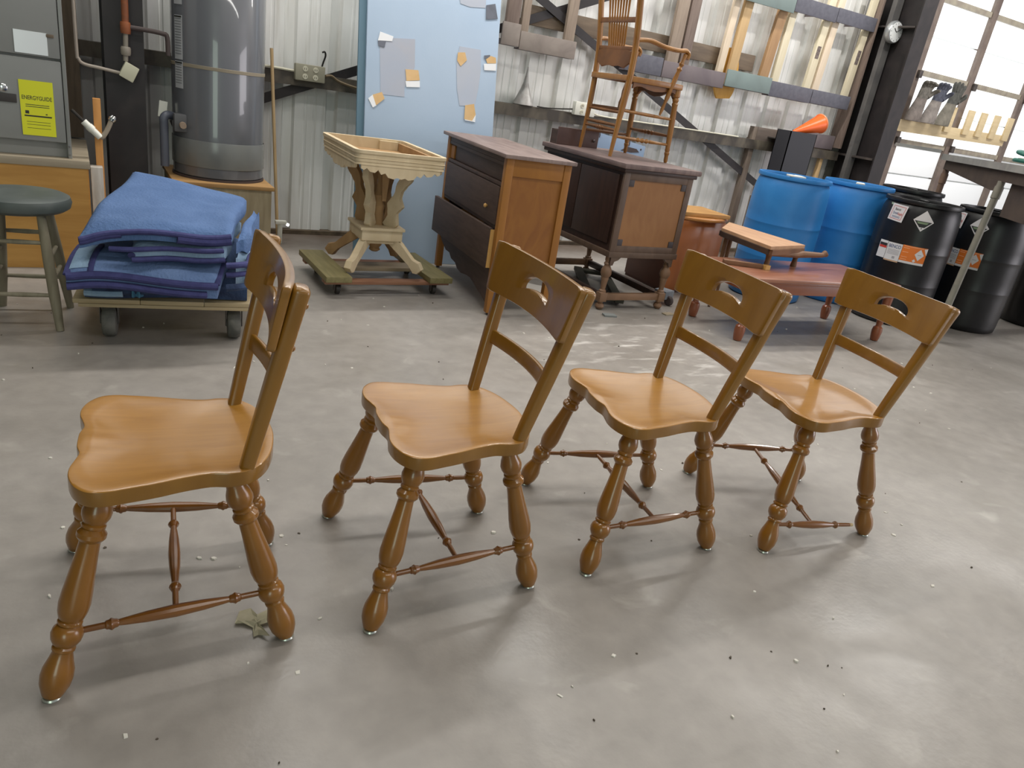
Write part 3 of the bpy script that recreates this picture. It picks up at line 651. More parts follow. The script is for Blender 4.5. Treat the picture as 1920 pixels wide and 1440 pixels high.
# water heater on its stand
t = thing('heater_stand', 'plywood box stand under the grey water heater', 'stand', (0, 0, 0))
obj('top_board', bx(0.48, 1.055, 4.745, 5.36, 0.432, 0.455, .003), wood('stand_edge', (150, 112, 66), (168, 132, 84), 5, (1, 8, 8)), t)
m_std = mat('stand_ply', (150, 136, 108), 0.7, (172, 158, 130), 4, (6, 6, 1))
for p in ((0.49, 1.04, 4.76, 4.775), (0.49, 1.04, 5.33, 5.345)): obj('side_board', bx(*p, 0, .432), m_std, t)
for p in ((0.49, 0.505, 4.775, 5.33), (1.025, 1.04, 4.775, 5.33)): obj('side_board', bx(*p, 0, .432), m_std, t)
m_tank = mat('tank_grey', (94, 96, 101), 0.3, (99, 101, 106), 2, spec=0.6, coat=0.8, crough=0.04)
TX, TY, TR = 0.778, 5.062, 0.262
t = thing('water_heater', 'tall grey cylindrical water heater with paper labels', 'water heater', (TX, TY, 0.455))
obj('tank', zlathe(nb(), [(TR - .012, .01), (TR, .02), (TR, 1.62), (TR - .01, 1.635), (TR - .05, 1.65)], 56), m_tank, t)
obj('skirt', zlathe(nb(), [(TR + .004, .075), (TR + .005, .078), (TR + .005, .225), (TR + .004, .228)], 56, cap=False), mat('skirt_grey', (112, 114, 114), 0.22, (122, 124, 122), 4), t, label='glossier lower skirt band')
obj('base_ring', zlathe(nb(), [(TR - .02, 0), (TR + .006, 0), (TR + .006, .012), (TR - .02, .014)], 56), m_iron, t)
obj('seam_tape', zlathe(nb(), [(TR + .001, .622), (TR + .002, .623), (TR + .002, .640), (TR + .001, .641)], 56, cap=False), mat('seam_tan', (140, 130, 112), 0.6), t)
def on_tank(bm_pts, z0, z1, a0, a1, r):
    bm = nb(); n = 6; rows = []
    for z in (z0, z1): rows.append([bm.verts.new((r * math.cos(a0 + (a1 - a0) * k / n), r * math.sin(a0 + (a1 - a0) * k / n), z)) for k in range(n + 1)])
    for k in range(n): bm.faces.new((rows[0][k], rows[0][k + 1], rows[1][k + 1], rows[1][k]))
    g = bmesh.ops.solidify(bm, geom=bm.faces[:], thickness=.001); return bm
m_paper = mat('label_paper', (226, 227, 230), 0.6); m_txt = mat('label_text_grey', (120, 120, 124), 0.7)
for z0, z1 in ((.655, .885), (.50, .645), (.94, 1.14)):
    lb = obj('paper_label', on_tank(None, z0, z1, math.radians(199), math.radians(215), TR + .002), m_paper, t)
    k = 0; z = z1 - .02
    obj('print_bar', on_tank(None, z1 - .012, z1 - .004, math.radians(200), math.radians(214), TR + .004), m_ink, lb)
    while z > z0 + .015:
        obj('print_line', on_tank(None, z, z + .003, math.radians(200.5), math.radians(213), TR + .0035), m_txt, lb); z -= .014
obj('gas_valve', box(nb(), (-.235, -.135, .31), (.07, .07, .10), bev=.01), mat('valve_grey', (88, 88, 90), 0.5), t)
obj('valve_knob', lathe(nb(), [(0, .02), (1, .018)], (-.225, -.172, .30), (-.225, -.20, .30), 14), mat('tan_rubber', (150, 130, 112), 0.6), t)
obj('relief_pipe', tube(nb(), catmull([(-.268, -.06, .335), (-.30, -.09, .34), (-.318, -.10, .32), (-.318, -.10, .27), (-.318, -.10, .05)], 5, False), .024, 14), mat('pipe_slate', (86, 90, 102), 0.4), t)
obj('hang_tag', box(nb(), (-.315, -.02, .365), (.045, .003, .09), rot=M.Rotation(.12, 3, 'Y')), m_white, t, label='small white hang tag')
tag(obj('wooden_rod', lathe(nb(), [(0, .011), (1, .011)], (1.20, 5.27, 0.005), (1.152, 5.385, 1.245), 10), wood('rod_tan', (178, 150, 110), (194, 166, 124))), 'slim wooden rod leaning on the girt right of the heater stand', 'rod')
t = thing('work_lamp', 'small white clamp lamp shining low beside the heater stand', 'lamp', (1.20, 5.20, 0.13))
obj('lamp_arm', bx(-.015, .015, 0, .02, -.13, .01), m_white, t); obj('lamp_head', box(nb(), (0.0, -.01, .02), (.075, .04, .025), bev=.005), m_white, t)
obj('bulb', lathe(nb(), [(0, .005), (.3, .010), (.8, .010), (1, .004)], (.034, -.02, .012), (.055, -.025, .004), 14), glow('bulb_white', (250, 255, 250), 3.0), t)
# ---- wooden stool
t = thing('stool', 'wooden stool with dark grey round seat at the left edge', 'stool', (-0.215, 3.665, 0))
m_stool = wood('stool_grey', (126, 118, 98), (146, 138, 118), 6, (6, 6, 1))
obj('seat', zlathe(nb(), [(.12, .480), (.165, .483), (.184, .496), (.190, .518), (.184, .538), (.165, .547), (.08, .544), (.01, .543)], 40), mat('stool_seat_grey', (70, 77, 75), 0.5, (84, 90, 87), 8), t)
tops = [(.085, -.085), (-.085, -.085), (-.085, .085), (.085, .085)]; feet = [(.132, -.162), (-.132, -.162), (-.132, .162), (.132, .162)]
ca, sa = math.cos(-.12), math.sin(-.12)
tops = [(x * ca - y * sa, x * sa + y * ca) for x, y in tops]; feet = [(x * ca - y * sa, x * sa + y * ca) for x, y in feet]
for (a, b), (c, d) in zip(tops, feet): obj('leg', lathe(nb(), [(0, .015), (.3, .021), (.6, .021), (1, .016)], (c, d, 0), (a, b, .49), 12), m_stool, t)
def rung(i, j, z):
    f = 1 - z / .49; p = V((tops[i][0] + (feet[i][0] - tops[i][0]) * f, tops[i][1] + (feet[i][1] - tops[i][1]) * f, z)); q = V((tops[j][0] + (feet[j][0] - tops[j][0]) * f, tops[j][1] + (feet[j][1] - tops[j][1]) * f, z))
    obj('rung', lathe(nb(), [(0, .008), (.5, .0105), (1, .008)], p, q, 10), m_stool, t)
for (i, j), zs in (((0, 1), (.365, .15)), ((1, 2), (.29, .20)), ((2, 3), (.36, .15)), ((3, 0), (.30, .21))):
    for z in zs: rung(i, j, z)
# ================================================================ MOVING BLANKETS ON A DOLLY
m_dolly = wood('dolly_wood', (158, 138, 104), (178, 160, 126), 4, (1, 8, 8))
DZ = math.radians(-7.5)
t = thing('blanket_dolly', 'low wooden four wheel dolly loaded with blue moving blankets', 'dolly', (0.36, 3.60, 0), DZ)
for x in (-.25, 0, .25): obj('deck_board', bx(x - .1247, x + .1247, -.29, .29, .166, .186, .004), m_dolly, t)
for y in (-.27, .27): obj('frame_rail', bx(-.355, .355, y - .02, y + .02, .150, .1655, .003), m_dolly, t)
for x in (-.25, .25):
    for y in (-.215, .215):
        w = obj('wheel', lathe(nb(), [(0, .045), (.06, .062), (.25, .068), (.75, .068), (.94, .062), (1, .045)], (x - .029, y, .068), (x + .029, y, .068), 28), mat('tyre_grey', (78, 78, 74), 0.7, (104, 102, 96), 20), t)
        obj('hub', lathe(nb(), [(0, .018), (1, .018)], (x - .032, y, .068), (x + .032, y, .068), 14), m_greysteel, w)
        obj('fork', bx(x - .036, x - .032, y - .02, y + .02, .06, .150), m_steel, w); obj('fork', bx(x + .032, x + .036, y - .02, y + .02, .06, .150), m_steel, w)
m_blu = mat('quilt_blue', (76, 103, 146), 0.95, (86, 113, 156), 9, bump=0.5, bscale=90)
m_blu2 = mat('quilt_blue_grey', (94, 118, 160), 0.95, (106, 130, 172), 9, bump=0.5, bscale=90)
m_blu3 = mat('quilt_pale', (128, 154, 182), 0.95, (142, 168, 192), 9, bump=0.4, bscale=90)
m_navy = mat('binding_navy', (50, 52, 98), 0.9, (60, 62, 110), 30, bump=0.3)
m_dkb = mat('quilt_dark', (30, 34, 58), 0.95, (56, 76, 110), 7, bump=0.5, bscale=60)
def slab(fl, fr, br, bl, th, nz, seed, droop=0.0, rnd=0.02, wave=0.0):
    fl, fr, br, bl = map(V, (fl, fr, br, bl)); rng = random.Random(seed); ph = [rng.uniform(0, 6) for _ in range(6)]
    def f(u, v):
        p = fl.lerp(fr, u).lerp(bl.lerp(br, u), v)
        dz = nz * (math.sin(5 * u + ph[0]) * math.sin(4 * v + ph[1]) + .5 * math.sin(9 * u + ph[2] + 3 * v))
        e = max(0, min(u, 1 - u, v, 1 - v)); dz -= rnd * max(0, 1 - e / .06) ** 2
        dz -= droop * max(0, 1 - v / .22) ** 2
        dz += wave * (math.sin(6.5 * u - 1.0) - 1.2 * math.exp(-(u / .10) ** 2)) * max(0, 1 - v / .35)
        return p + V((.006 * math.sin(9 * v + ph[3]), .008 * math.sin(8 * u + ph[4]), dz)), V((0, 0, 1))
    return f
def edge(f, pts, r, flat=1.0, off=(0, 0, 0)):
    return tube(nb(), [f(u, v)[0] + V(off) for u, v in pts], r, 10, flat)
def line(n, u0, u1, v): return [(u0 + (u1 - u0) * i / n, v) for i in range(n + 1)]
# lowest bundle
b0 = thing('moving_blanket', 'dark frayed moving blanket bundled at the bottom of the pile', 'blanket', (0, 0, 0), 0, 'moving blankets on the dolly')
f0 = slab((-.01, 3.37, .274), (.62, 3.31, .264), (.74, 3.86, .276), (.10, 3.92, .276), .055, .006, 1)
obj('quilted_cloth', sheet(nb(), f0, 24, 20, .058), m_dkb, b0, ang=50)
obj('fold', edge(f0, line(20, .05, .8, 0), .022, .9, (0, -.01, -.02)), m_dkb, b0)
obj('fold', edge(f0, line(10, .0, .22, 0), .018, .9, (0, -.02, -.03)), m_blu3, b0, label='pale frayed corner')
obj('torn_patch', sheet(nb(), slab((.17, 3.315, .275), (.20, 3.31, .275), (.22, 3.40, .262), (.18, 3.40, .262), .01, .002, 3), 6, 6, .05), mat('teal_rag', (70, 120, 150), 0.95), b0, label='teal rag end')
b1 = thing('moving_blanket', 'blue grey moving blanket with wide navy border, middle of the pile', 'blanket', (0, 0, 0), 0, 'moving blankets on the dolly')
f1 = slab((-.065, 3.215, .412), (.48, 3.175, .372), (.70, 3.86, .352), (.10, 3.98, .352), .05, .005, 2, droop=.050, wave=.007)
obj('quilted_cloth', sheet(nb(), f1, 30, 24, .06), m_blu2, b1, ang=50)
obj('binding', edge(f1, line(24, 0.0, 1.0, 0.0), .017, .9, (0, -.005, -.006)), m_navy, b1)
obj('binding', edge(f1, line(24, 0.0, .92, 0.0), .017, .9, (0, -.004, -.045)), m_navy, b1)
obj('binding', edge(f1, [(.15 + .02 * v, v) for v in [i * .3 / 10 for i in range(11)]], .011, .35, (0, 0, .004)), m_navy, b1)
obj('binding', edge(f1, [(.995, v) for v in [i * .3 / 8 for i in range(9)]], .013, .5, (0, 0, .0)), m_navy, b1)
obj('binding', edge(f1, [(.004, v) for v in [i * .4 / 8 for i in range(9)]], .014, .5, (0, 0, .0)), m_navy, b1)
obj('pale_lining', sheet(nb(), lambda u, v: (f1(.015 + .12 * u, .02 + .25 * v)[0] + V((0, 0, .003)), V((0, 0, 1))), 6, 8, .002), m_blu3, b1, label='pale blue lining showing')
b2 = thing('moving_blanket', 'narrow folded pale blanket with navy edges under the top blanket', 'blanket', (0, 0, 0), 0, 'moving blankets on the dolly')
f2 = slab((.17, 3.215, .452), (.52, 3.22, .455), (.69, 3.84, .445), (.22, 3.93, .450), .03, .002, 5)
obj('quilted_cloth', sheet(nb(), f2, 20, 16, .036), m_blu3, b2, ang=50)
obj('binding', edge(f2, line(20, .0, 1.0, 0), .0125, .9, (0, -.006, -.036)), m_navy, b2); obj('binding', edge(f2, [(0.0, v) for v in (0, .02, .05)], .014, .9, (0, -.004, -.02)), m_navy, b2)
obj('binding', edge(f2, line(20, -.22, .98, 0), .0115, .9, (0, -.012, .006)), m_navy, b2)
b3 = thing('moving_blanket', 'bright blue quilted moving blanket folded on top of the pile', 'blanket', (0, 0, 0), 0, 'moving blankets on the dolly')
f3 = slab((-.015, 3.215, .525), (.540, 3.225, .545), (.735, 3.90, .540), (.235, 4.02, .632), .045, .006, 4, droop=.010, wave=.013)
obj('quilted_cloth', sheet(nb(), f3, 36, 30, .042), m_blu, b3, ang=50)
obj('binding', edge(f3, line(30, 0, 1, 0), .013, .9, (0, -.004, -.008)), m_navy, b3)
obj('rolled_fold', edge(f3, line(12, .62, 1.0, 0), .021, .9, (0, .0, -.026)), m_navy, b3); obj('rolled_fold', edge(f3, line(12, 0.0, .26, 0), .015, .8, (0, .0, -.018)), m_navy, b3)
b4 = thing('moving_blanket', 'crumpled blue blanket end with navy loops at the right of the pile', 'blanket', (0, 0, 0), 0, 'moving blankets on the dolly')
f4 = slab((.570, 3.23, .420), (.665, 3.33, .41), (.785, 3.82, .41), (.745, 3.85, .41), .05, .007, 9)
obj('quilted_cloth', sheet(nb(), f4, 12, 16, .12), m_blu3, b4, ang=50)
for z, r in ((-.01, .016), (-.05, .014), (-.105, .018)): obj('loop', tube(nb(), catmull([(.515, 3.155, .40 + z), (.56, 3.15, .405 + z), (.61, 3.19, .403 + z), (.632, 3.27, .405 + z), (.66, 3.37, .41 + z)], 5, False), r, 10, .8), m_navy if z > -.1 else m_dkb, b4)
obj('blue_flap', sheet(nb(), slab((.565, 3.25, .49), (.64, 3.32, .48), (.765, 3.74, .50), (.745, 3.78, .51), .03, .006, 12), 10, 12, .05), m_blu, b4, ang=50)
# ================================================================ BLUE BOARD WITH PINNED SAMPLES
m_bb = mat('board_blue', (170, 190, 213), 0.75, (176, 195, 217), 2, bump=0.03, bscale=80)
BB0 = V((1.647, 4.775, 0.002)); BW = 0.925; BH = 2.42; BA = 0.172
t = thing('blue_board', 'large pale blue sheet leaning on the wall with small samples pinned to it', 'board', BB0, 0)
t.rotation_euler = (-BA, 0, math.radians(-4.0))
obj('sheet', bx(0, BW, 0, 0.022, 0, BH, .002), m_bb, t)
obj('backing_sheet', bx(-0.045, BW - .07, 0.030, 0.052, 0, BH, .002), mat('board_teal', (104, 134, 152), 0.75), t, label='darker sheet showing at the left edge')
m_fade = mat('faded_paper', (172, 180, 196), 0.8, (178, 181, 192), 4); m_faded = mat('faded_paper_light', (180, 189, 206), 0.8, (184, 190, 203), 4)
m_wp = mat('sample_white', (240, 242, 246), 0.6); m_os = mat('sample_orange', (214, 176, 122), 0.7, (222, 186, 136), 10); m_dk = mat('sample_dark', (112, 116, 128), 0.7, (98, 102, 114), 12)
def quad(pts, y, m, name, th=.002):
    bm = nb(); a = [bm.verts.new((x, y, z)) for x, z in pts]; b = [bm.verts.new((x, y - th, z)) for x, z in pts]; n = len(pts)
    bm.faces.new(a); bm.faces.new(b[::-1])
    for i in range(n): bm.faces.new((a[i], b[i], b[(i + 1) % n], a[(i + 1) % n]))
    return obj(name, bm, m, t)
quad([(0.083, 1.432), (0.322, 1.46), (0.327, 1.285), (0.262, 1.151), (0.265, 1.093), (0.101, 1.088)], -0.0005, m_fade, 'faded_sheet', .001)
quad([(0.637, 1.466), (0.795, 1.468), (0.804, 1.344), (0.793, 1.215), (0.774, 1.101), (0.661, 1.087), (0.635, 1.193), (0.621, 1.362)], -0.0007, m_faded, 'faded_sheet', .001)
quad([(0.618, 1.767), (0.811, 1.802), (0.809, 1.735), (0.699, 1.721), (0.627, 1.73)], -0.0009, m_faded, 'faded_sheet', .001)
quad([(0.085, 1.467), (0.174, 1.452), (0.166, 1.422), (0.072, 1.412)], -0.003, m_wp, 'white_swatch', .001)
quad([(0.072, 1.411), (0.125, 1.415), (0.117, 1.376), (0.076, 1.38)], -0.0032, m_dk, 'dark_swatch', .001)
quad([(0.263, 1.265), (0.353, 1.272), (0.365, 1.21), (0.273, 1.194)], -0.0034000000000000002, m_os, 'orange_swatch', .001)
quad([(0.267, 1.192), (0.366, 1.206), (0.368, 1.167), (0.274, 1.156)], -0.003, m_wp, 'white_swatch', .001)
quad([(0.019, 1.052), (0.048, 1.078), (0.074, 1.013), (0.051, 0.999)], -0.0032, m_wp, 'white_swatch', .001)
quad([(0.048, 1.078), (0.109, 1.103), (0.129, 1.064), (0.073, 1.015)], -0.0034000000000000002, m_os, 'orange_swatch', .001)
quad([(0.627, 1.425), (0.679, 1.433), (0.695, 1.385), (0.652, 1.341), (0.624, 1.374)], -0.003, m_os, 'orange_swatch', .001)
quad([(0.821, 1.435), (0.864, 1.445), (0.869, 1.425), (0.826, 1.413)], -0.0032, m_dk, 'dark_swatch', .001)
quad([(0.836, 1.412), (0.871, 1.44), (0.909, 1.434), (0.915, 1.398), (0.848, 1.388)], -0.0034000000000000002, m_os, 'orange_swatch', .001)
quad([(0.822, 1.382), (0.915, 1.396), (0.918, 1.35), (0.828, 1.341)], -0.003, m_wp, 'white_swatch', .001)
quad([(0.701, 1.095), (0.767, 1.112), (0.785, 1.038), (0.761, 0.999), (0.7, 1.004)], -0.0032, m_os, 'orange_swatch', .001)
quad([(0.785, 1.044), (0.783, 0.993), (0.707, 0.996), (0.703, 1.003), (0.76, 0.999)], -0.0034000000000000002, m_wp, 'white_swatch', .001)
quad([(0.814, 1.753), (0.88, 1.773), (0.905, 1.682), (0.818, 1.663)], -0.003, m_dk, 'dark_swatch', .001)
# ================================================================ STRIPPED PARLOUR TABLE ON A DOLLY
t = thing('plank_dolly', 'low dolly of mossy planks and rails under the stripped table', 'dolly', (1.56, 4.25, 0), 0)
m_moss = wood('plank_moss', (112, 104, 66), (134, 124, 84), 5, (8, 0.8, 8)); m_redr = wood('rail_red', (128, 86, 62), (146, 106, 80), 5, (0.8, 8, 8)); m_grail = wood('rail_dusty', (128, 112, 90), (146, 130, 106), 5, (0.8, 8, 8))
for x in (-.315, .315): obj('plank', bx(x - .075, x + .075, -.31, .31, .087, .122, .006), m_moss, t)
for y, m in ((-.235, m_redr), (.20, m_redr)): obj('rail', bx(-.385, .385, y - .035, y + .035, .066, .0865, .003), m, t)
obj('rail', bx(-.239, .239, -.06, .08, .09, .112, .003), m_grail, t)
for x in (-.30, .30):
    for y in (-.225, .215):
        w = obj('caster', lathe(nb(), [(0, .020), (.1, .029), (.9, .029), (1, .020)], (x - .013, y, .029), (x + .013, y, .029), 20), mat('caster_dark', (48, 44, 40), 0.5), t)
        obj('fork', bx(x - .019, x - .015, y - .014, y + .014, .02, .066), m_steel, w); obj('fork', bx(x + .015, x + .019, y - .014, y + .014, .02, .066), m_steel, w)
m_strip = mat('stripped_wood', (202, 182, 148), 0.75, (216, 198, 166), 5, (3, 3, 1.2), 6, lo=0.3, hi=0.7); m_strip2 = mat('stripped_wood_dark', (150, 116, 78), 0.75, (176, 142, 100), 4, (3, 3, 1.5), 6, lo=0.3, hi=0.7)
t = thing('parlour_table', 'stripped carved parlour table without its top, standing on the plank dolly', 'table', (1.545, 4.245, 0.124), math.radians(-1.5))
TW, TD, TH = 0.258, 0.36, 0.705
def ring_frame(w, d, z0, z1, th, rr):
    bm = nb(); prof = [(th, z0), (0, z0), (0.004, z0 + .012), (0.0, z0 + .016), (0.0, z0 + .03), (-.004, z0 + .034), (0, z0 + .038), (0, z1 - .022), (-.006, z1 - .016), (-.006, z1), (th, z1)]
    def path(ins):
        pts = []; r = max(.004, rr - ins)
        for cx, cy, a0 in ((w - rr, d - rr, 0), (-w + rr, d - rr, 90), (-w + rr, -d + rr, 180), (w - rr, -d + rr, 270)):
            for k in range(5):
                a = math.radians(a0 + 22.5 * k); pts.append((cx + r * math.cos(a), cy + r * math.sin(a)))
        return pts
    rings = [[V((x, y, z)) for x, y in path(i)] for i, z in prof]
    rings.append(rings[0]); vr = [[bm.verts.new(p) for p in r] for r in rings[:-1]]; vr.append(vr[0])
    for a, b in zip(vr[:-1], vr[1:]):
        for i in range(len(a)): j = (i + 1) % len(a); bm.faces.new((a[i], a[j], b[j], b[i]))
    return bm
obj('top_frame', ring_frame(TW, TD, TH - .075, TH, .022, .035), m_strip, t, ang=25)
obj('inner_bottom', bx(-TW + .02, TW - .02, -TD + .02, TD - .02, TH - .072, TH - .062), m_strip2, t, label='bare inner bottom board')
obj('inner_cleat', bx(-TW + .0225, -TW + .045, -TD + .03, TD - .03, TH - .061, TH - .03), m_strip2, t); obj('inner_cleat', bx(TW - .05, TW - .0225, -TD + .03, TD - .03, TH - .061, TH - .015), m_strip2, t); obj('inner_cleat', bx(TW - .17, TW - .0525, TD - .045, TD - .0225, TH - .061, TH - .01), m_strip, t)
def scallop(L, n=1):
    up = [(-L, 0), (L, 0)]; pr = [(1.0, -.02), (.93, -.028), (.86, -.016), (.78, -.034), (.66, -.038), (.58, -.022), (.50, -.045), (.40, -.036), (.32, -.058), (.18, -.064), (.10, -.055), (0, -.062)]
    r = [(L * a, b) for a, b in pr]; return up + r + [(-a, b) for a, b in r[-2::-1]]
for y in (-1, 1): obj('apron', prism(nb(), scallop(TW * .88), .016, M.Translation((0, y * (TD - .012), TH - .075))), m_strip, t)
for x in (-1, 1): obj('apron', prism(nb(), scallop(TD * .88), .016, M.Translation((x * (TW - .012), 0, TH - .075)) @ M.Rotation(PI / 2, 4, 'Z')), m_strip, t)
# carved scroll uprights: flat boards around a turned centre
scr = catmull([(0.10, .24, 0), (0.145, .265, 0), (0.13, .33, 0), (0.172, .375, 0), (0.145, .42, 0), (0.17, .485, 0), (0.215, .535, 0), (0.21, .60, 0), (0.235, .626, 0), (0.165, .626, 0), (0.165, .57, 0), (0.125, .51, 0), (0.112, .435, 0), (0.07, .385, 0), (0.085, .315, 0), (0.05, .265, 0)], 3)
scr = [(p.x, p.y) for p in scr]
for k, a in enumerate((45, 135, 225, 315)):
    ang = math.atan2(math.sin(math.radians(a)) * 1.15, math.cos(math.radians(a)))
    obj('scroll_upright', prism(nb(), scr, .036, M.Rotation(ang, 4, 'Z'), .004), m_strip if k in (2, 3) else m_strip2, t)
for s in (-1, 1): obj('splat', prism(nb(), [(-.012, .40), (.012, .40), (.026, .60), (.020, .626), (-.020, .626), (-.026, .60)], .014, M.Translation((0, s * .10, 0)), .002), m_strip2, t)
obj('centre_post', zlathe(nb(), [(.02, .08), (.034, .09), (.028, .105), (.04, .12), (.05, .15), (.05, .25), (.036, .33), (.044, .36), (.03, .39), (.034, .42), (.018, .44), (.012, .50), (.01, .626)], 18), m_strip2, t)
obj('base_block', box(nb(), (0, 0, .200), (.25, .26, .06), bev=.006), m_strip, t); obj('base_moulding', box(nb(), (0, 0, .2395), (.272, .284, .018), bev=.005), m_strip, t); obj('lower_block', box(nb(), (0, 0, .159), (.20, .22, .02), bev=.004), m_strip, t)
for sx in (-1, 1):
    for sy in (-1, 1):
        lg = [(.07, .232), (.125, .232), (.14, .19), (.26, .075), (.305, .068), (.328, .03), (.300, 0.0), (.272, 0.0), (.245, .045), (.11, .14), (.07, .16)]
        obj('foot', prism(nb(), lg, .042, M.Rotation(math.atan2(sy * 1.0, sx), 4, 'Z'), .004), m_strip if sy < 0 else m_strip2, t)
t.rotation_euler = (math.radians(0.2), 0, math.radians(-1.5))
# ================================================================ DRESSER
m_ddark = mat('dresser_dark', (66, 50, 44), 0.6, (80, 62, 54), 6, (1, 1, 6), 5); m_doak = mat('dresser_oak', (154, 102, 38), 0.5, (142, 92, 34), 4.5, (2.5, 2.5, 0.7), 6, dist=1.0, lo=0.35, hi=0.7)
m_doak2 = mat('dresser_oak_panel', (142, 92, 36), 0.5, (128, 78, 30), 4, (2.2, 2.2, 0.8), 7, dist=2.5, lo=0.35, hi=0.7); m_dtop = mat('dresser_top', (120, 102, 98), 0.55, (142, 124, 118), 4, (6, 1, 1), 6)
m_light = wood('drawer_side_pine', (196, 150, 84), (208, 164, 98))
t = thing('dresser', 'old dresser with dark drawers, oak side panel and a crooked open bottom drawer', 'dresser', (2.016, 3.595, 0), math.radians(-7.1))
DD, DL, DH = 0.395, 1.085, 0.914
obj('top', bx(-.022, DD + .02, -.022, DL + .05, DH - .022, DH, .006), m_dtop, t)
for x, y, m in ((.022, .022, m_ddark), (.022, DL - .022, m_doak), (DD - .022, .022, m_doak), (DD - .022, DL - .022, m_doak)): obj('corner_post', bx(x - .022, x + .022, y - .022, y + .022, 0.015, DH - .022, .003), m if m is not m_ddark else m_doak, t)
obj('side_rail', bx(.044, DD - .044, .004, .03, DH - .115, DH - .022, .002), m_doak, t); obj('side_rail', bx(.044, DD - .044, .004, .03, .27, .33, .002), m_doak, t)
obj('side_panel', bx(.044, DD - .044, .014, .026, .33, DH - .115), m_doak2, t, label='figured oak side panel')
obj('side_panel', bx(.044, DD - .044, DL - .03, DL - .01, .27, DH - .022), m_ddark, t); obj('back_panel', bx(DD - .02, DD - .008, .044, DL - .044, .27, DH - .022), m_ddark, t)
for z in (.255, .497, .735, .845): obj('drawer_rail', bx(.003, .03, .044, DL - .044, z, z + .018, .001), m_ddark, t)
obj('drawer_rail', bx(.004, .03, .044, DL - .044, .8635, DH - .023, .001), m_ddark, t)
d = obj('drawer', bx(.022, .045, .05, DL - .13, .756, .843, .002), m_ddark, t); obj('broken_edge', bx(.012, .03, DL - .125, DL - .05, .756, .84, .006), m_doak, d, label='raw orange patch at the broken drawer end')
d = obj('drawer', bx(-.004, .02, .05, DL - .05, .518, .731, .002), m_ddark, t); obj('pull', lathe(nb(), [(0, .006), (.6, .013), (1, .008)], (-.004, .20, .60), (-.024, .20, .60), 12), m_light, d)
d = obj('drawer', box(nb(), (-.030, DL / 2 + .01, .383), (.022, DL - .09, .230), rot=M.Rotation(.034, 3, 'Z'), bev=.002), m_ddark, t, label='bottom drawer front pulled out crooked')
obj('end_grain', box(nb(), (-.006, .048, .383), (.030, .006, .220), rot=M.Rotation(.034, 3, 'Z')), m_light, d, label='pale edge of the open drawer')
obj('drawer_side', bx(.006, .30, .062, .072, .285, .43), m_light, d); obj('drawer_side', bx(-.035, .30, DL - .085, DL - .075, .285, .43), m_light, d); obj('drawer_bottom', bx(-.012, .30, .072, DL - .085, .285, .292), m_light, d)
ap = [(.044, .255), (DL - .044, .255), (DL - .044, .235), (DL - .10, .205), (DL - .20, .17), (DL - .28, .172), (DL - .33, .145), (DL - .42, .14), (DL - .47, .115), (DL - .55, .108), (.42, .125), (.36, .128), (.30, .118), (.22, .10), (.13, .085), (.044, .06)]
obj('apron', prism(nb(), ap, .016, M.Translation((.014, 0, 0)) @ M.Rotation(PI / 2, 4, 'Z')), m_ddark, t)
for x in (.022, DD - .022):
    for y in (.022, DL - .022): obj('caster', zlathe(nb(), [(.006, 0), (.012, .003), (.012, .012), (.006, .016)], 12, (x, y)), m_iron, t)
# ================================================================ CARVED CABINET ON TURNED LEGS
m_cdark = mat('cabinet_dark', (50, 34, 28), 0.45, (62, 42, 34), 5, (1, 6, 1), 5); m_cframe = mat('cabinet_frame', (82, 64, 52), 0.5, (98, 78, 64), 7, (2, 2, 1)); m_cpan = mat('cabinet_panel', (136, 92, 52), 0.55, (146, 102, 60), 5, (3, 3, 1)); m_ctop = mat('cabinet_top', (104, 86, 84), 0.5, (124, 106, 102), 5, (6, 1, 1)); m_cblk = mat('cabinet_block', (62, 56, 58), 0.5); m_ckleg = mat('cabinet_leg', (116, 88, 66), 0.5, (138, 106, 80), 6)
t = thing('cabinet_on_legs', 'dark antique cabinet on turned legs carrying a tall wooden chair', 'cabinet', (2.872, 3.659, 0), math.radians(-.6))
CD, CL, CH = .549, .955, .930
obj('body', bx(.012, CD - .012, .012, CL - .012, .388, CH - .055), m_cdark, t)
obj('front_door', bx(.0, .012, .05, CL / 2 - .004, .43, CH - .075, .003), m_cdark, t); obj('front_door', bx(.0, .012, CL / 2 + .004, CL - .05, .43, CH - .075, .003), m_cdark, t)
for x in (.0, CD - .045): obj('stile', bx(x, x + .045, -.004, .012, .388, CH - .055, .002), m_cframe, t)
for z in (.388, CH - .095): obj('rail', bx(.045, CD - .045, -.004, .012, z, z + .04, .002), m_cframe, t)
obj('end_panel', bx(.045, CD - .045, .002, .0125, .428, CH - .095), m_cpan, t, label='plain brown end panel')
for x in (.045, CD - .085):
    for z in (.428, CH - .135): obj('corner_block', bx(x, x + .04, -.003, .002, z, z + .04, .002), m_cblk, t)
obj('cornice', bx(-.012, CD + .020, -.012, CL + .008, CH - .055, CH - .032, .006), m_cdark, t); obj('top', bx(-.026, CD + .040, -.026, CL + .02, CH - .032, CH, .009), m_ctop, t)
obj('base_rail', bx(-.006, CD + .006, -.010, .02, .352, .388, .003), m_cframe, t); obj('base_rail', bx(-.006, .02, .02, CL, .352, .388, .003), m_cframe, t); obj('base_rail', bx(CD - .02, CD + .006, .02, CL, .352, .388, .003), m_cframe, t); obj('base_rail', bx(.02, CD - .02, CL - .03, CL, .352, .388, .003), m_cframe, t)
br = [(0, .352), (.075, .352), (.058, .335), (.03, .325), (.022, .30), (0, .30)]
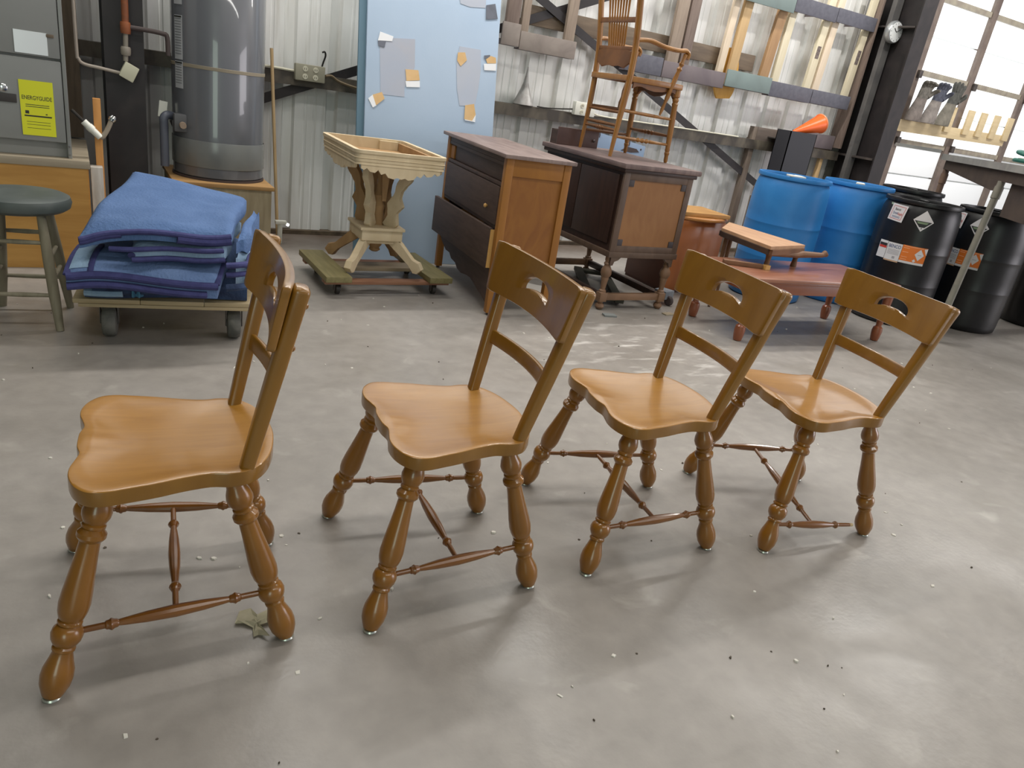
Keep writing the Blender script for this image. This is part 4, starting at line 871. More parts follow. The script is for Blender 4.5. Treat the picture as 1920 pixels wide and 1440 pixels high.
obj('bracket', prism(nb(), br, .02, M.Translation((.02, .004, 0))), m_cframe, t); obj('bracket', prism(nb(), [(CD - x - .02, z) for x, z in br], .02, M.Translation((0, .004, 0))), m_cframe, t)
for x in (.03, CD - .03):
    for y in (.03, CL - .03):
        obj('leg', zlathe(nb(), [(.022, .352), (.022, .325), (.018, .318), (.026, .305), (.020, .292), (.024, .283), (.034, .265), (.036, .24), (.030, .225), (.024, .215), (.026, .208), (.022, .195), (.017, .15), (.016, .135), (.024, .128), (.024, .118), (.028, .115)], 16, (x, y)), m_ckleg, t)
        obj('leg_block', bx(x - .027, x + .027, y - .027, y + .027, .056, .115, .003), m_ckleg, t)
        obj('ball_foot', zlathe(nb(), [(.010, .0), (.022, .006), (.030, .02), (.026, .036), (.016, .044), (.019, .056)], 16, (x, y)), m_ckleg, t)
obj('stretcher', bx(.055, CD - .055, .014, .046, .062, .108, .006), m_ckleg, t); obj('stretcher', bx(.055, CD - .055, CL - .046, CL - .014, .062, .108, .006), m_ckleg, t)
for x in (.03, CD - .03): obj('stretcher', bx(x - .016, x + .016, .06, CL - .06, .062, .108, .006), m_cdark, t)
# clutter under and behind the cabinet
tag(obj('foot_pad', box(nb(), (2.885, 3.545, .006), (.085, .05, .012), rot=M.Rotation(-.25, 3, 'Z'), bev=.002), mat('pad_grey', (128, 132, 130), 0.6)), 'flat grey pad on the floor in front of the cabinet foot', 'pad')
tag(obj('foot_pad', box(nb(), (3.385, 3.555, .004), (.08, .045, .008), rot=M.Rotation(.1, 3, 'Z'), bev=.002), mat('pad_tan', (160, 146, 122), 0.7)), 'flat tan chip on the floor before the right cabinet foot', 'pad')
t = thing('long_dolly', 'dark long wooden dolly parked under the cabinet', 'dolly', (3.19, 4.13, 0), math.radians(62))
for y in (-.10, .10): obj('side_bar', bx(-.42, .42, y - .03, y + .03, .028, .056, .004), mat('dolly_black', (50, 50, 40), 0.7, (66, 64, 52), 8), t)
for x in (-.36, .36): obj('cross_bar', bx(x - .04, x + .04, -.0695, .0695, .030, .054, .004), mat('dolly_black', (0, 0, 0)), t)
for x in (-.34, .34):
    for y in (-.10, .10): obj('caster', lathe(nb(), [(0, .014), (1, .014)], (x - .012, y, .0145), (x + .012, y, .0145), 14), m_iron, t)
bm = sheet(nb(), slab((2.58, 4.02, .003), (2.80, 3.86, .003), (2.84, 4.14, .003), (2.66, 4.30, .003), .0, .0, 21, 0, 0), 10, 10, .002)
tag(obj('paper_scrap', bm, mat('scrap_white', (206, 200, 192), 0.8)), 'large whitish paper scrap on the floor between the dresser and the cabinet', 'paper')
tag(obj('lumber_offcut', box(nb(), (2.70, 4.66, .20), (.23, .12, .10), rot=M.Rotation(.2, 3, 'Z'), bev=.004), wood('offcut_pale', (178, 164, 138), (196, 182, 156))), 'pale lumber offcut on a block behind the dresser', 'offcut')
tag(obj('timber_block', box(nb(), (2.70, 4.66, .075), (.21, .10, .15), rot=M.Rotation(.2, 3, 'Z'), bev=.004), m_beam), 'dark block carrying the pale lumber offcut behind the dresser', 'block')
t = thing('toolbox_caster', 'grey plastic tool tray with black wheel beside the right cabinet foot', 'tool tray', (3.53, 3.80, 0), .3)
obj('tray_body', bx(-.05, .06, -.05, .05, .04, .10, .008), mat('tray_grey', (110, 116, 124), 0.5, (150, 154, 160), 12), t); obj('wheel', lathe(nb(), [(0, .028), (.2, .034), (.8, .034), (1, .028)], (-.02, -.055, .034), (.01, -.058, .034), 18), m_iron, t)
# ================================================================ TALL CHAIR ON THE CABINET
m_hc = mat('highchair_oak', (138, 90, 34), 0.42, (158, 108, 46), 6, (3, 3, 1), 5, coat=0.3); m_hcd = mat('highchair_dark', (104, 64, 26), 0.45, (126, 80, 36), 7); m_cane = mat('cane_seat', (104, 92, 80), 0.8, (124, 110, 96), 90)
t = thing('pressed_back_armchair', 'tall wooden armchair with spindle back standing on top of the dark cabinet', 'chair', (0, 0, 0))
Z0 = .9308
BN = [(2.985, 3.995, Z0), (3.010, 4.0, 1.20), (3.028, 4.002, 1.40), (3.025, 4.0, 1.60), (2.992, 3.995, 1.84), (2.955, 3.99, 2.08)]
BF = [(3.055, 4.45, Z0), (3.065, 4.44, 1.20), (3.065, 4.435, 1.40), (3.052, 4.435, 1.60), (3.016, 4.44, 1.84), (2.98, 4.445, 2.08)]
for P in (BN, BF):
    pts = catmull(P, 5, False); n = len(pts)
    obj('back_post', tube(nb(), pts, [.012 + .010 * min(1, i / 6) for i in range(n)], 12, .85), m_hc, t)
FN = ((3.450, 3.99, Z0), (3.430, 4.005, 1.40)); FF = ((3.445, 4.44, Z0), (3.425, 4.425, 1.40))
FLP = [(0, .010), (.03, .014), (.09, .013), (.13, .018), (.15, .014), (.17, .017), (.2, .015), (.35, .0185), (.6, .020), (.76, .018), (.79, .021), (.81, .016), (.84, .022), (.87, .017), (.885, .024), (1, .024)]
for P in (FN, FF): obj('front_leg', lathe(nb(), FLP, P[0], P[1], 16), m_hc, t)
SC4 = [V((3.02, 4.0, 0)), V((3.445, 3.99, 0)), V((3.44, 4.44, 0)), V((3.055, 4.44, 0))]
for a, b in ((0, 1), (1, 2), (2, 3), (3, 0)):
    p, q = SC4[a] + V((0, 0, 1.405)), SC4[b] + V((0, 0, 1.405)); obj('seat_rail', bar(nb(), p, q, .036, .034, bev=.006), m_hc, t)
bm = nb(); vs = [bm.verts.new(p + V((0, 0, 1.418))) for p in SC4]; vs2 = [bm.verts.new(p + V((0, 0, 1.408))) for p in SC4]; bm.faces.new(vs); bm.faces.new(vs2[::-1])
for i in range(4): bm.faces.new((vs[i], vs2[i], vs2[(i + 1) % 4], vs[(i + 1) % 4]))
obj('cane_seat', bm, m_cane, t)
L = .19; sc = [(-L, 0), (L, 0), (L, -.06), (L * .85, -.035), (L * .6, -.03), (L * .3, -.05), (0, -.058), (-L * .3, -.05), (-L * .6, -.03), (-L * .85, -.035), (-L, -.06)]
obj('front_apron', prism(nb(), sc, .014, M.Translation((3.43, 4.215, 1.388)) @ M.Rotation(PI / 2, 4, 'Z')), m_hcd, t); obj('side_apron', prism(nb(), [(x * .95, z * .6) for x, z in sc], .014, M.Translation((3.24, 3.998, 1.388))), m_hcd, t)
def lp(P, z):
    for a, b in zip(P[:-1], P[1:]):
        if a[2] <= z <= b[2]: return V(a).lerp(V(b), (z - a[2]) / (b[2] - a[2]))
BEAD = [(0, .008), (.25, .010), (.36, .012), (.38, .008), (.42, .015), (.46, .009), (.5, .016), (.54, .009), (.58, .015), (.62, .008), (.64, .012), (.75, .010), (1, .008)]; PL = [(0, .008), (.5, .011), (1, .008)]
for z, pf in ((1.215, PL), (1.055, BEAD)):
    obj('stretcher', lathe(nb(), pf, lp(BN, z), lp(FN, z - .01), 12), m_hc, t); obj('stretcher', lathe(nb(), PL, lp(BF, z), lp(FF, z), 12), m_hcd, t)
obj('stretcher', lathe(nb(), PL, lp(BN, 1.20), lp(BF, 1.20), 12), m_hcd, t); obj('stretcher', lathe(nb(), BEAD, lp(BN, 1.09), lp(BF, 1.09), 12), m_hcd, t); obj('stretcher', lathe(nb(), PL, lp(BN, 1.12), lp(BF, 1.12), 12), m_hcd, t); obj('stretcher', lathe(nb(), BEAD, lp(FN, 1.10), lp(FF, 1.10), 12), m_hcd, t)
lw = [(-.20, .045), (-.12, .052), (0, .05), (.12, .052), (.20, .045), (.20, -.02), (.13, -.055), (.06, -.04), (0, -.05), (-.06, -.04), (-.13, -.055), (-.20, -.02)]
obj('carved_rail', prism(nb(), lw, .016, M.Translation((3.037, 4.218, 1.515)) @ M.Rotation(math.radians(86), 4, 'Z'), .003), m_hcd, t)
for z, h in ((1.735, .03), (1.575, .022), (2.03, .08)):
    p, q = lp(BN, z), lp(BF, z); obj('cross_rail', bar(nb(), p, q, .016, h, bev=.003), m_hcd if z < 2 else m_hc, t)
for i in range(8):
    f = .22 + .56 * i / 7; g = .30 + .40 * i / 7
    a, c = lp(BN, 1.57).lerp(lp(BF, 1.57), g), lp(BN, 2.0).lerp(lp(BF, 2.0), f)
    obj('spindle', lathe(nb(), [(0, .006), (.2, .008), (.36, .006), (.40, .009), (.44, .006), (.7, .008), (1, .006)], a, c, 10), m_hc, t)
for P, fx, s in ((BN, FN, -1), (BF, FF, 1)):
    a = lp(P, 1.625); y = a.y + s * .012
    pts = catmull([a, V((3.12, y, 1.635)), V((3.22, y + s * .02, 1.617)), V((3.33, y + s * .025, 1.612)), V((3.40, y + s * .02, 1.62)), V((3.425, y + s * .02, 1.60)), V((3.418, y + s * .02, 1.575))], 4, False)
    obj('arm', tube(nb(), pts, .020, 10, .7), m_hc, t)
    obj('arm_support', lathe(nb(), [(0, .006), (.1, .012), (.2, .009), (.3, .015), (.45, .012), (.6, .016), (.72, .011), (.76, .018), (.8, .010), (.84, .018), (.88, .011), (1, .014)], V((3.315, y - s * .002 - .0, 1.22)), V((3.405, y + s * .02, 1.60)), 14), m_hc, t)
t = thing('loose_drawer', 'dark brown loose drawer lying at the back of the cabinet top', 'drawer', (3.06, 4.538, .9308), math.radians(-1))
bm = nb(); obj('drawer_front', bx(-.17, .17, -.045, -.032, 0, .115, .003), mat('drawer_brown', (84, 62, 58), 0.5, (98, 74, 68), 5), t)
for x in (-.16, .16): obj('drawer_side', bx(x - .006, x + .006, -.032, .055, 0, .095), m_ddark, t)
obj('drawer_back', bx(-.154, .154, .045, .055, 0, .095), m_ddark, t); obj('drawer_bottom', bx(-.154, .154, -.032, .045, .004, .01), m_ddark, t); obj('knob', lathe(nb(), [(0, .005), (.5, .011), (1, .006)], (.13, -.045, .05), (.13, -.06, .05), 12), m_iron, t)
t = thing('perforated_sheet', 'small pale blue perforated sheet hung below the girt behind the tall chair', 'sheet', (4.11, 5.395, 0), 0)
bm = nb(); poly = [(-.305, .70), (.285, .70), (.285, .935), (.18, .95), (-.305, 1.006)]; obj('sheet', prism(nb(), poly, .015, None, .002), mat('panel_blue', (132, 152, 178), 0.5), t)
obj('slot', prism(nb(), [(.02, .88), (.09, .915), (.19, .905), (.225, .88), (.135, .87)], .003, M.Translation((0, -.0085, 0))), m_iron, t)
for x, z in ((-.23, .98), (.10, .94)): obj('hook', tube(nb(), [(x, -.006, z - .02), (x, -.012, z), (x, .005, 1.04), (x, .012, 1.06)], .004, 6), m_iron, t)
for x, z in ((-.25, .955), (-.25, .89), (.24, .905)): obj('rivet', lathe(nb(), [(0, .009), (1, .005)], (x, -.0075, z), (x, -.012, z), 10), m_iron, t)
# ================================================================ CHEST WITH ROUND TOP, COFFEE TABLE, UPTURNED PIECE
m_or = mat('chest_orange', (150, 84, 34), 0.42, (172, 100, 44), 3, (2, 2, 0.8), 5, coat=0.3); m_ord = mat('chest_dark', (74, 38, 24), 0.5, (88, 48, 30), 5); m_ortop = mat('chest_top', (176, 116, 56), 0.35, (192, 132, 70), 5, (1, 6, 1), coat=0.4)
t = thing('side_chest', 'orange brown side chest with overhanging round top behind the dark cabinet', 'chest', (3.745, 4.05, 0), math.radians(-2))
obj('front_board', bx(0.0, .46, 0, .018, 0.02, .545, .003), m_or, t); obj('left_side', bx(-.002, .016, .018, .50, .02, .545, .003), m_ord, t); obj('right_side', bx(.444, .46, .018, .50, .02, .545, .003), m_or, t); obj('back_board', bx(0.016, .444, .484, .50, .02, .545), m_ord, t)
obj('plinth', bx(.005, .455, .005, .495, 0, .019), m_ord, t)
pts = [(.26 + .345 * math.cos(a), .25 + .30 * math.sin(a)) for a in [2 * PI * k / 48 for k in range(48)]]
bm = nb(); rings = [[V((.26 + (x - .26) * s, .25 + (y - .25) * s, z)) for x, y in pts] for s, z in ((.97, .546), (1.0, .554), (1.0, .566), (.975, .575))]; loft(bm, rings); obj('round_top', bm, m_ortop, t)
tag(obj('flat_book', box(nb(), (3.97, 4.22, .5905), (.52, .36, .028), rot=M.Rotation(-.10, 3, 'Z'), bev=.004), mat('book_tan', (170, 124, 66), 0.5, (186, 140, 80), 6)), 'flat tan board lying on the round top of the orange chest', 'board')
m_cof = mat('coffee_wood', (122, 64, 34), 0.36, (138, 76, 42), 4, (1, 5, 1), 5, coat=0.45); m_coft = mat('coffee_top', (138, 88, 66), 0.33, (154, 104, 80), 4, (1, 6, 1), 5, coat=0.4)
t = thing('coffee_table', 'low reddish brown coffee table behind the third and fourth chairs', 'table', (4.157, 3.225, 0), math.radians(-5.2))
CW, CDp = .655, .272
obj('top', bx(-CW, CW, -CDp, CDp, .385, .408, .007), m_coft, t); obj('edge_moulding', bx(-CW + .012, CW - .012, -CDp + .012, CDp - .012, .370, .3848, .004), m_cof, t)
for s in (-1, 1):
    obj('apron', bx(-CW + .03, CW - .03, s * (CDp - .035) - .009, s * (CDp - .035) + .009, .305, .3695, .003), m_cof, t); obj('apron', bx(s * (CW - .04) - .009, s * (CW - .04) + .009, -CDp + .045, CDp - .045, .305, .3695, .003), m_cof, t)
for x in (-.615, .615):
    for y in (-.235, .235): obj('leg', zlathe(nb(), [(.018, 0), (.026, .004), (.031, .03), (.035, .07), (.031, .095), (.020, .105), (.019, .115), (.023, .13), (.028, .22), (.032, .30), (.033, .3695)], 12, (x, y)), m_cof, t)
m_up = wood('upturned_pink', (176, 136, 104), (194, 154, 120), 4, (6, 1, 1)); m_upd = mat('upturned_dark', (54, 40, 34), 0.6, (70, 52, 42), 6); m_upm = mat('upturned_mid', (104, 72, 48), 0.6, (124, 88, 60), 6)
t = thing('dismantled_table', 'dismantled small table top and rails stacked at the back of the coffee table', 'table', (0, 0, 0))
q = [V((4.18, 3.985, .545)), V((3.862, 3.735, .545)), V((3.775, 3.20, .545)), V((4.21, 3.295, .545))]
bm = nb(); a = [bm.verts.new(p + V((0, 0, .02))) for p in q]; b = [bm.verts.new(p) for p in q]; bm.faces.new(a); bm.faces.new(b[::-1])
for i in range(4): bm.faces.new((a[i], b[i], b[(i + 1) % 4], a[(i + 1) % 4]))
obj('top_board', bm, m_up, t)
for i, j, m in ((1, 2, m_upd), (2, 3, m_upm), (0, 1, m_upd)): obj('rail', bar(nb(), q[i].lerp(q[j], .03) + V((0, 0, -.018)), q[j].lerp(q[i], .03) + V((0, 0, -.018)), .022, .034), m, t)
obj('rail', tube(nb(), [(3.80, 3.235, .515), (4.12, 3.27, .50), (4.16, 3.27, .508), (4.42, 3.30, .50), (4.44, 3.30, .512), (4.47, 3.305, .50)], [.018, .018, .024, .016, .022, .014], 10), m_upm, t)
for x, y in ((3.86, 3.27), (4.20, 3.335)): obj('leg', lathe(nb(), [(0, .022), (.4, .016), (1, .024)], (x, y, .4085), (x, y, .53), 12), m_upm, t)
for x, y in ((3.905, 3.71), (4.13, 3.88)): obj('leg', lathe(nb(), [(0, .010), (.5, .013), (1, .016)], (x, y, 0), (x, y, .53), 12), m_upm, t)
obj('loose_rail', bar(nb(), (3.56, 3.36, .423), (3.80, 3.25, .423), .035, .028, bev=.004), m_upm, t); obj('rail_end', bx(3.80, 3.84, 3.215, 3.25, .409, .437), m_light, t)
# ================================================================ DRUMS
m_drum = mat('drum_blue', (40, 118, 188), 0.42, (48, 128, 198), 4, bump=0.05, bscale=60); m_drumk = mat('drum_black', (17, 17, 19), 0.36, (22, 22, 25), 5)
def drum(x, y, r, H, m, label, grp, lid=True):
    t = thing('plastic_drum', label, 'drum', (x, y, 0), 0, grp)
    p = [(r * .90, 0), (r * .965, .012), (r * .98, .05), (r * .99, .16), (r * .997, H * .30), (r * .997, H * .345), (r * 1.0, H * .349), (r * 1.0, H * .355), (r * .997, H * .359), (r * .998, H * .45), (r * .998, H * .58), (r * .998, H * .610), (r * 1.002, H * .614), (r * 1.002, H * .620), (r * .998, H * .624), (r * .996, H * .70), (r * .985, H * .82), (r * .962, H * .90), (r * .925, H * .945), (r * .895, H * .966)]
    obj('drum_body', zlathe(nb(), p + [(r * .89, H * .965), (r * .3, H * .965)], 56), m, t, ang=60)
    obj('rim', zlathe(nb(), [(r * .90, H * .966), (r * .955, H * .970), (r * .965, H * .985), (r * .95, H), (r * .90, H), (r * .885, H * .985), (r * .885, H * .966)], 56), m, t, ang=60)
    for a in (.6, 3.6): obj('bung', zlathe(nb(), [(.035, H * .966), (.035, H * .99), (.028, H * .995)], 18, (r * .62 * math.cos(a), r * .62 * math.sin(a))), m_white if m is m_drum else m, t)
    return t
d1 = drum(4.79, 4.02, .286, .945, m_drum, 'bright blue plastic drum, left one of the two, with white cap on its rim', 'blue drums')
obj('cap', box(nb(), (-.16, -.14, .9505), (.12, .09, .011), rot=M.Rotation(-.5, 3, 'Z'), bev=.003), m_white, d1, label='white cap on the rim')
d2 = drum(5.485, 3.955, .28, .952, m_drum, 'bright blue plastic drum, right one, touching the black labelled drum', 'blue drums')
K1 = (5.51, 3.385); KR = .283
k1 = drum(K1[0], K1[1], KR, .925, m_drumk, 'black plastic drum with full white and orange hazard labels beside the blue drums', 'black drums')
k2 = drum(6.2, 3.2, KR, .925, m_drumk, 'black plastic drum whose labels are partly hidden by the grey table leg', 'black drums')
k3 = drum(7.28, 3.12, .30, .94, m_drumk, 'black drum farthest right, in the shade under the metal table', 'black drums')
k4 = drum(6.02, 3.83, .25, .965, m_drumk, 'black drum at the rear, only its lid showing above the labelled drum', 'black drums')
m_lor = mat('label_orange', (222, 118, 40), 0.5); m_lw = mat('label_white', (214, 212, 214), 0.5); m_lbl = mat('print_blue', (58, 84, 130), 0.6); m_lred = mat('print_red', (190, 60, 50), 0.6); m_lgr = mat('print_grey', (160, 158, 164), 0.6); m_lk = mat('print_black', (40, 42, 44), 0.6); m_lg = mat('print_green', (120, 140, 110), 0.6)
def patch(name, pts, r, m, parent, off):
    """pts: (angle in deg, z) outline wrapped on the drum"""
    bm = nb(); N = len(pts); cen = (sum(p[0] for p in pts) / N, sum(p[1] for p in pts) / N); rows = []
    dens = []
    for i in range(N):
        for k in range(5): f = k / 5; dens.append((pts[i][0] + (pts[(i + 1) % N][0] - pts[i][0]) * f, pts[i][1] + (pts[(i + 1) % N][1] - pts[i][1]) * f))
    for s in (.02, .35, .7, 1.0):
        rows.append([bm.verts.new(((r + off) * math.cos(math.radians(cen[0] + (a - cen[0]) * s)), (r + off) * math.sin(math.radians(cen[0] + (a - cen[0]) * s)), cen[1] + (z - cen[1]) * s)) for a, z in dens])
    n = len(dens)
    for a, b in zip(rows[:-1], rows[1:]):
        for i in range(n): j = (i + 1) % n; bm.faces.new((a[i], a[j], b[j], b[i]))
    bm.faces.new(rows[0]); return obj(name, bm, m, parent)
def rect(a0, a1, z0, z1, sl=0.0): return [(a0, z1), (a1, z1 - sl), (a1, z0 - sl), (a0, z0)]
def dtext(s, size, m, parent, a0, z0, r, off, fit, rot=0.0):
    c, sn = math.cos(rot), math.sin(rot)
    def bend(co):
        x, z = co.x * c - co.y * sn, co.x * sn + co.y * c; a = math.radians(a0) + x / r
        return V(((r + off) * math.cos(a), (r + off) * math.sin(a), z0 + z))
    return text_on('lettering', s, size, m, parent, None, fit, bend)
def labels(k, da):
    r = KR; D = lambda pts: [(a + da, z) for a, z in pts]
    s = patch('paper_label', D([(168, .882), (193, .876), (190, .755), (165, .764)]), r, m_lw, k, .001)
    for pts in ([(171, .868), (190.5, .864), (190, .861), (171, .865)], [(168.5, .778), (187, .771), (187, .768), (168.5, .775)], [(170.6, .866), (171.2, .866), (168.6, .776), (168, .776)], [(190, .862), (190.6, .862), (187.2, .770), (186.6, .770)]): patch('print_frame', D(pts), r, m_lred, s, .0016)
    dtext('Benco', .026, m_lk, s, 179 + da, .843, r, .0018, .045); dtext('Drum', .026, m_lbl, s, 176.5 + da, .815, r, .0018, .040); dtext('Supply', .026, m_lred, s, 184 + da, .812, r, .0018, .036)
    for z in (.795, .787): patch('print_line', D([(172, z), (185, z - .003), (185, z - .006), (172, z - .003)]), r, m_lbl, s, .0016)
    patch('paper_tab', D([(163.5, .884), (168, .882), (168, .868), (164, .869)]), r, mat('tab_green', (150, 170, 150), 0.6), k, .0008)
    d = patch('hazard_diamond', D([(218.5, .872), (232.5, .796), (218.5, .722), (204.5, .797)]), r, m_lw, k, .001)
    patch('print_black', D([(206.5, .795), (230.5, .795), (218.5, .735)]), r, m_lk, d, .0018); patch('print_band', D([(210, .790), (226, .790), (224, .776), (212, .776)]), r, m_lg, d, .0024); patch('print_white', D([(214, .752), (222, .752), (218.5, .734)]), r, m_lw, d, .0024)
    dtext('8', .016, m_lk, d, 218.5 + da, .744, r, .003, None)
    o = patch('paper_label', D(rect(167, 181, .484, .610)), r, m_lw, k, .001); patch('print_black', D(rect(168, 180.5, .572, .592)), r, m_lk, o, .0018); patch('print_red', D(rect(168, 180.5, .556, .573)), r, m_lred, o, .0018)
    w = patch('paper_label', D(rect(181.6, 203, .482, .608)), r, m_lw, k, .001); dtext('BENCO', .034, m_lbl, w, 192.5 + da, .582, r, .0018, .088)
    for z in (.556, .548, .540, .532, .524): patch('print_line', D(rect(184, 201, z, z + .003)), r, m_lgr, w, .0016)
    patch('print_mark', D(rect(193, 197, .494, .512)), r, m_lgr, w, .0016); patch('paper_edge', D(rect(181.6, 203, .472, .4815)), r, mat('label_tan', (196, 160, 130), 0.6), k, .001)
    p = patch('paper_label', D(rect(203.4, 238, .498, .611)), r, m_lor, k, .001); patch('paper_edge', D(rect(203.4, 238, .481, .4975)), r, m_lw, k, .001)
    q = patch('hazard_diamond', D([(228.5, .598), (235, .556), (228.5, .514), (222, .556)]), r, m_lw, p, .0018); patch('hazard_diamond', D([(233, .604), (238, .609), (238, .56), (236.4, .57)]), r, m_lw, p, .0016); patch('hazard_diamond', D([(223.5, .522), (226, .507), (223.5, .499), (221, .508)]), r, m_lw, p, .0016)
    patch('print_line', D(rect(226, 231.5, .553, .557)), r, m_lgr, q, .0022)
    for z in (.603, .590, .560, .525, .508): patch('print_line', D(rect(205, 213 if z < .6 else 232, z, z + .003)), r, mat('print_pale', (244, 190, 150), 0.6), p, .0016)
labels(k1, 0.0); labels(k2, -29.0)
tag(obj('brown_plank', bar(nb(), (6.25, 3.12, .9385), (7.35, 3.02, .9555), .10, .018, bev=.002), wood('plank_brown', (110, 74, 50), (130, 90, 62))), 'brown plank laid across the tops of the black drums at the right edge', 'plank')
# ================================================================ METAL TABLE AT THE RIGHT
t = thing('metal_table', 'high grey metal topped table on pipe legs standing over the black drums', 'table', (0, 0, 0))
A = V((6.43, 3.95, 0)); du = V((-.682, -.731, 0)).normalized(); dv = V((.731, -.682, 0)).normalized()
m_mtop = mat('table_steel', (142, 142, 140), 0.45, (158, 158, 154), 8, metal=0.2); m_munder = mat('table_under', (62, 52, 48), 0.7, (76, 64, 56), 6); m_pipe = mat('leg_paint_grey', (118, 116, 106), 0.5, (132, 128, 116), 12); m_piper = mat('leg_rust', (104, 84, 72), 0.6, (126, 100, 82), 14)
def slabq(p, u, v, z0, z1):
    bm = nb(); c = [p, p + u, p + u + v, p + v]; a = [bm.verts.new((q.x, q.y, z1)) for q in c]; b = [bm.verts.new((q.x, q.y, z0)) for q in c]; bm.faces.new(a); bm.faces.new(b[::-1])
    for i in range(4): bm.faces.new((a[i], b[i], b[(i + 1) % 4], a[(i + 1) % 4]))
    return bm
obj('top_sheet', slabq(A, du * 2.4, dv * .85, 1.222, 1.270), m_mtop, t)
obj('under_frame', slabq(A + du * .06 + dv * .03, du * 2.28, dv * .79, 1.15, 1.2215), m_munder, t)
obj('end_leaf', slabq(A + du * .02 - du * .62 * 0 + V((-.015, .01, 0)), V((-.275, .215, 0)), V((.07, .09, 0)), 1.272, 1.298), m_mtop, t)
for i, (p, m) in enumerate(((A + du * .09 + dv * .05, m_piper), (A + du * 1.40 + dv * .04, m_pipe), (A + du * .09 + dv * .80, m_piper), (A + du * 1.73 + dv * .80, m_pipe))):
    f = V((5.345, 2.865, 0)) if i == 1 else p
    lg = obj('leg', tube(nb(), [(f.x, f.y, 0), (p.x, p.y, 1.15)], .024, 14), m, t); obj('collar', lathe(nb(), [(0, .029), (1, .029)], V((f.x, f.y, 0)).lerp(V((p.x, p.y, 1.15)), .90), V((f.x, f.y, 0)).lerp(V((p.x, p.y, 1.15)), .97), 14), m, lg)
    q = V((f.x, f.y, 0)).lerp(V((p.x, p.y, 1.15)), .935); sd = -du if i in (0, 2) else -du
    obj('set_screw', lathe(nb(), [(0, .007), (1, .007)], q, q + V((sd.x, sd.y, 0)) * .045 - V((0, 0, .0)), 8), m_piper, lg)
pr = [(0.0, 1.15), (1.24, 1.15), (1.24, 1.085), (1.14, 1.08)]
bm = nb(); e0 = A + du * .16 + dv * .028
a = [bm.verts.new((e0 + du * x).to_tuple()[:2] + (z,)) for x, z in pr]; b = [bm.verts.new((e0 + du * x + dv * .02).to_tuple()[:2] + (z,)) for x, z in pr]; bm.faces.new(a); bm.faces.new(b[::-1])
for i in range(4): bm.faces.new((a[i], b[i], b[(i + 1) % 4], a[(i + 1) % 4]))
obj('side_brace', bm, m_munder, t)
obj('end_panel', slabq(A + du * 1.50 + dv * .07, du * .80, dv * .02, .93, 1.1495), m_munder, t)
t = thing('coiled_hose', 'dark green and white coiled hose on the metal table at the right edge', 'hose', (5.50, 2.72, 1.270))
for k, (r, m, zz) in enumerate(((.135, mat('hose_green', (38, 104, 92), 0.4), .05), (.115, mat('hose_white', (206, 200, 184), 0.5), .02), (.14, mat('hose_green', (0, 0, 0)), .015))):
    pts = [(r * math.cos(a), r * math.sin(a) * .95, .014 + zz + (.02 if k == 0 else 0) * math.sin(a)) for a in [2 * PI * i / 40 for i in range(39)]]
    obj('hose_loop', tube(nb(), pts, .0135, 10), m, t)
# ================================================================ FLOOR LITTER
def crumple(outline, h, seed):
    rng = random.Random(seed); bm = nb(); c = V((sum(p[0] for p in outline) / len(outline), sum(p[1] for p in outline) / len(outline), 0)); rows = []
    for s in (.3, .65, 1.0): rows.append([bm.verts.new((c.x + (x - c.x) * s, c.y + (y - c.y) * s, .003 + rng.random() * h)) for x, y in outline])
    cv = bm.verts.new((c.x, c.y, .003 + h * .6)); n = len(outline)
    for i in range(n):
        j = (i + 1) % n; bm.faces.new((cv, rows[0][i], rows[0][j]))
        for a, b in zip(rows[:-1], rows[1:]): bm.faces.new((a[i], a[j], b[j], b[i]))
    bmesh.ops.solidify(bm, geom=bm.faces[:], thickness=.0012); return bm
tag(obj('paper_scrap', crumple([(0.271, 1.466), (0.297, 1.467), (0.307, 1.442), (0.335, 1.45), (0.342, 1.43), (0.329, 1.407), (0.307, 1.407), (0.311, 1.387), (0.319, 1.359), (0.297, 1.378), (0.286, 1.375), (0.29, 1.405), (0.262, 1.434), (0.254, 1.429)], .009, 3), mat('scrap_kraft', (196, 190, 162), 0.85, (210, 204, 180), 20), ang=10), 'crumpled pale paper scrap beside the rear leg of the leftmost chair', 'paper')
rng = random.Random(11)
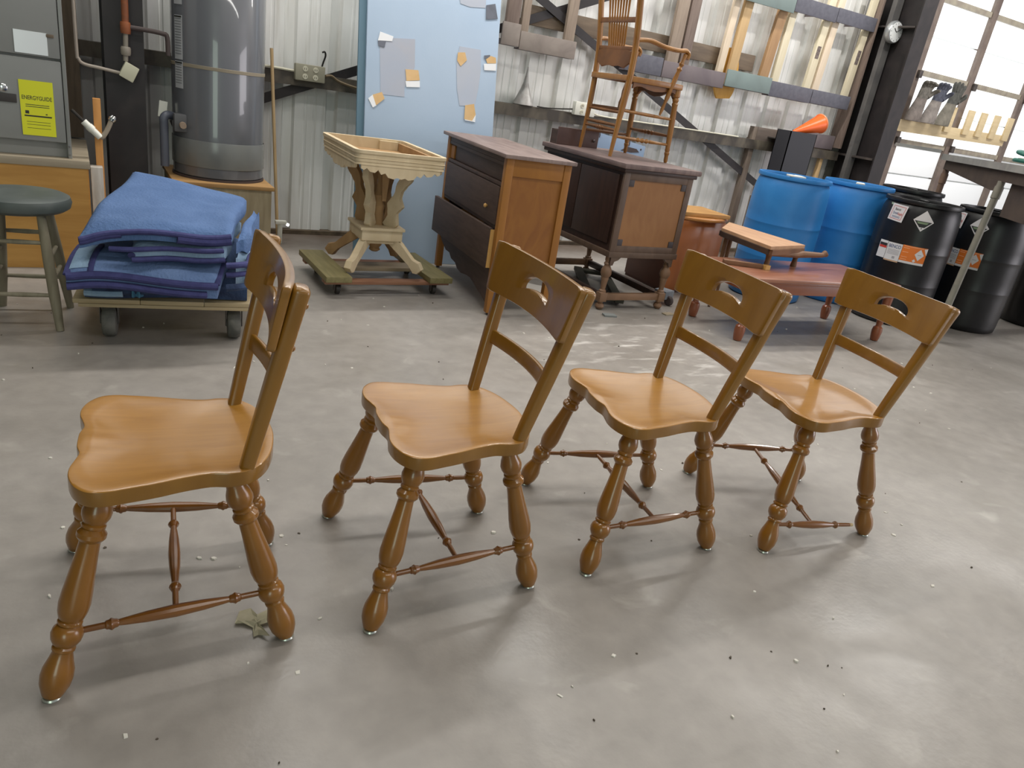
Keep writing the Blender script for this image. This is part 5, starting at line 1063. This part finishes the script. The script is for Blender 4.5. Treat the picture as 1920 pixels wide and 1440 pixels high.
def chips(name, n, label, m, smin, smax, spots, region):
    bm = nb()
    P = list(spots)
    while len(P) < n: P.append((rng.uniform(*region[0]), rng.uniform(*region[1])))
    for x, y in P:
        r = rng.uniform(smin, smax); k = rng.randint(4, 6); a0 = rng.uniform(0, 6); el = rng.uniform(.35, 1.0); th = rng.uniform(0, 3.1); h = rng.uniform(.0015, .005); ring = []
        for i in range(k):
            a = a0 + 2 * PI * i / k; px, py = r * math.cos(a) * rng.uniform(.7, 1.2), r * el * math.sin(a) * rng.uniform(.7, 1.2)
            ring.append((x + px * math.cos(th) - py * math.sin(th), y + px * math.sin(th) + py * math.cos(th)))
        lo = [bm.verts.new((p[0], p[1], .0004)) for p in ring]; hi = [bm.verts.new((x + (p[0] - x) * .8, y + (p[1] - y) * .8, h)) for p in ring]
        bm.faces.new(lo[::-1]); bm.faces.new(hi)
        for i in range(k): bm.faces.new((lo[i], lo[(i + 1) % k], hi[(i + 1) % k], hi[i]))
    o = obj(name, bm, m, kind='stuff'); o['label'] = label; o['category'] = 'litter'; return o
chips('floor_chips', 110, 'small white chips and flakes scattered over the concrete floor', mat('chip_white', (214, 210, 200), 0.8), .0035, .010, [(0.462, 2.057), (0.248, 1.7), (0.214, 1.713), (0.235, 1.518), (0.015, 1.189), (-0.09, 1.945), (1.766, 2.021), (1.866, 1.333), (1.331, 1.973), (1.436, 1.94), (2.537, 1.293), (2.418, 1.177), (3.18, 1.786), (1.53, 0.852), (1.556, 0.723), (1.226, 0.776), (1.004, 2.92), (0.899, 2.971), (0.521, 2.984), (5.215, 2.361), (4.139, 2.119), (3.821, 1.949), (3.492, 1.891), (3.506, 3.434), (3.457, 3.228), (1.148, 3.562), (1.263, 3.471), (1.459, 3.776), (1.447, 3.924), (1.389, 0.611), (1.074, 1.035), (0.353, 1.238), (0.444, 1.391)], ((-.8, 5.0), (.7, 4.6)))
chips('floor_crumbs', 60, 'small dark crumbs scattered over the concrete floor', mat('crumb_dark', (84, 74, 62), 0.8), .002, .006, [(1.602, 0.808), (1.635, 0.79), (1.466, 0.71), (0.911, 0.886), (1.451, 1.718), (2.575, 3.028), (1.998, 2.895), (1.161, 3.17), (3.897, 2.536), (0.482, 1.752)], ((-.8, 5.0), (.6, 4.2)))
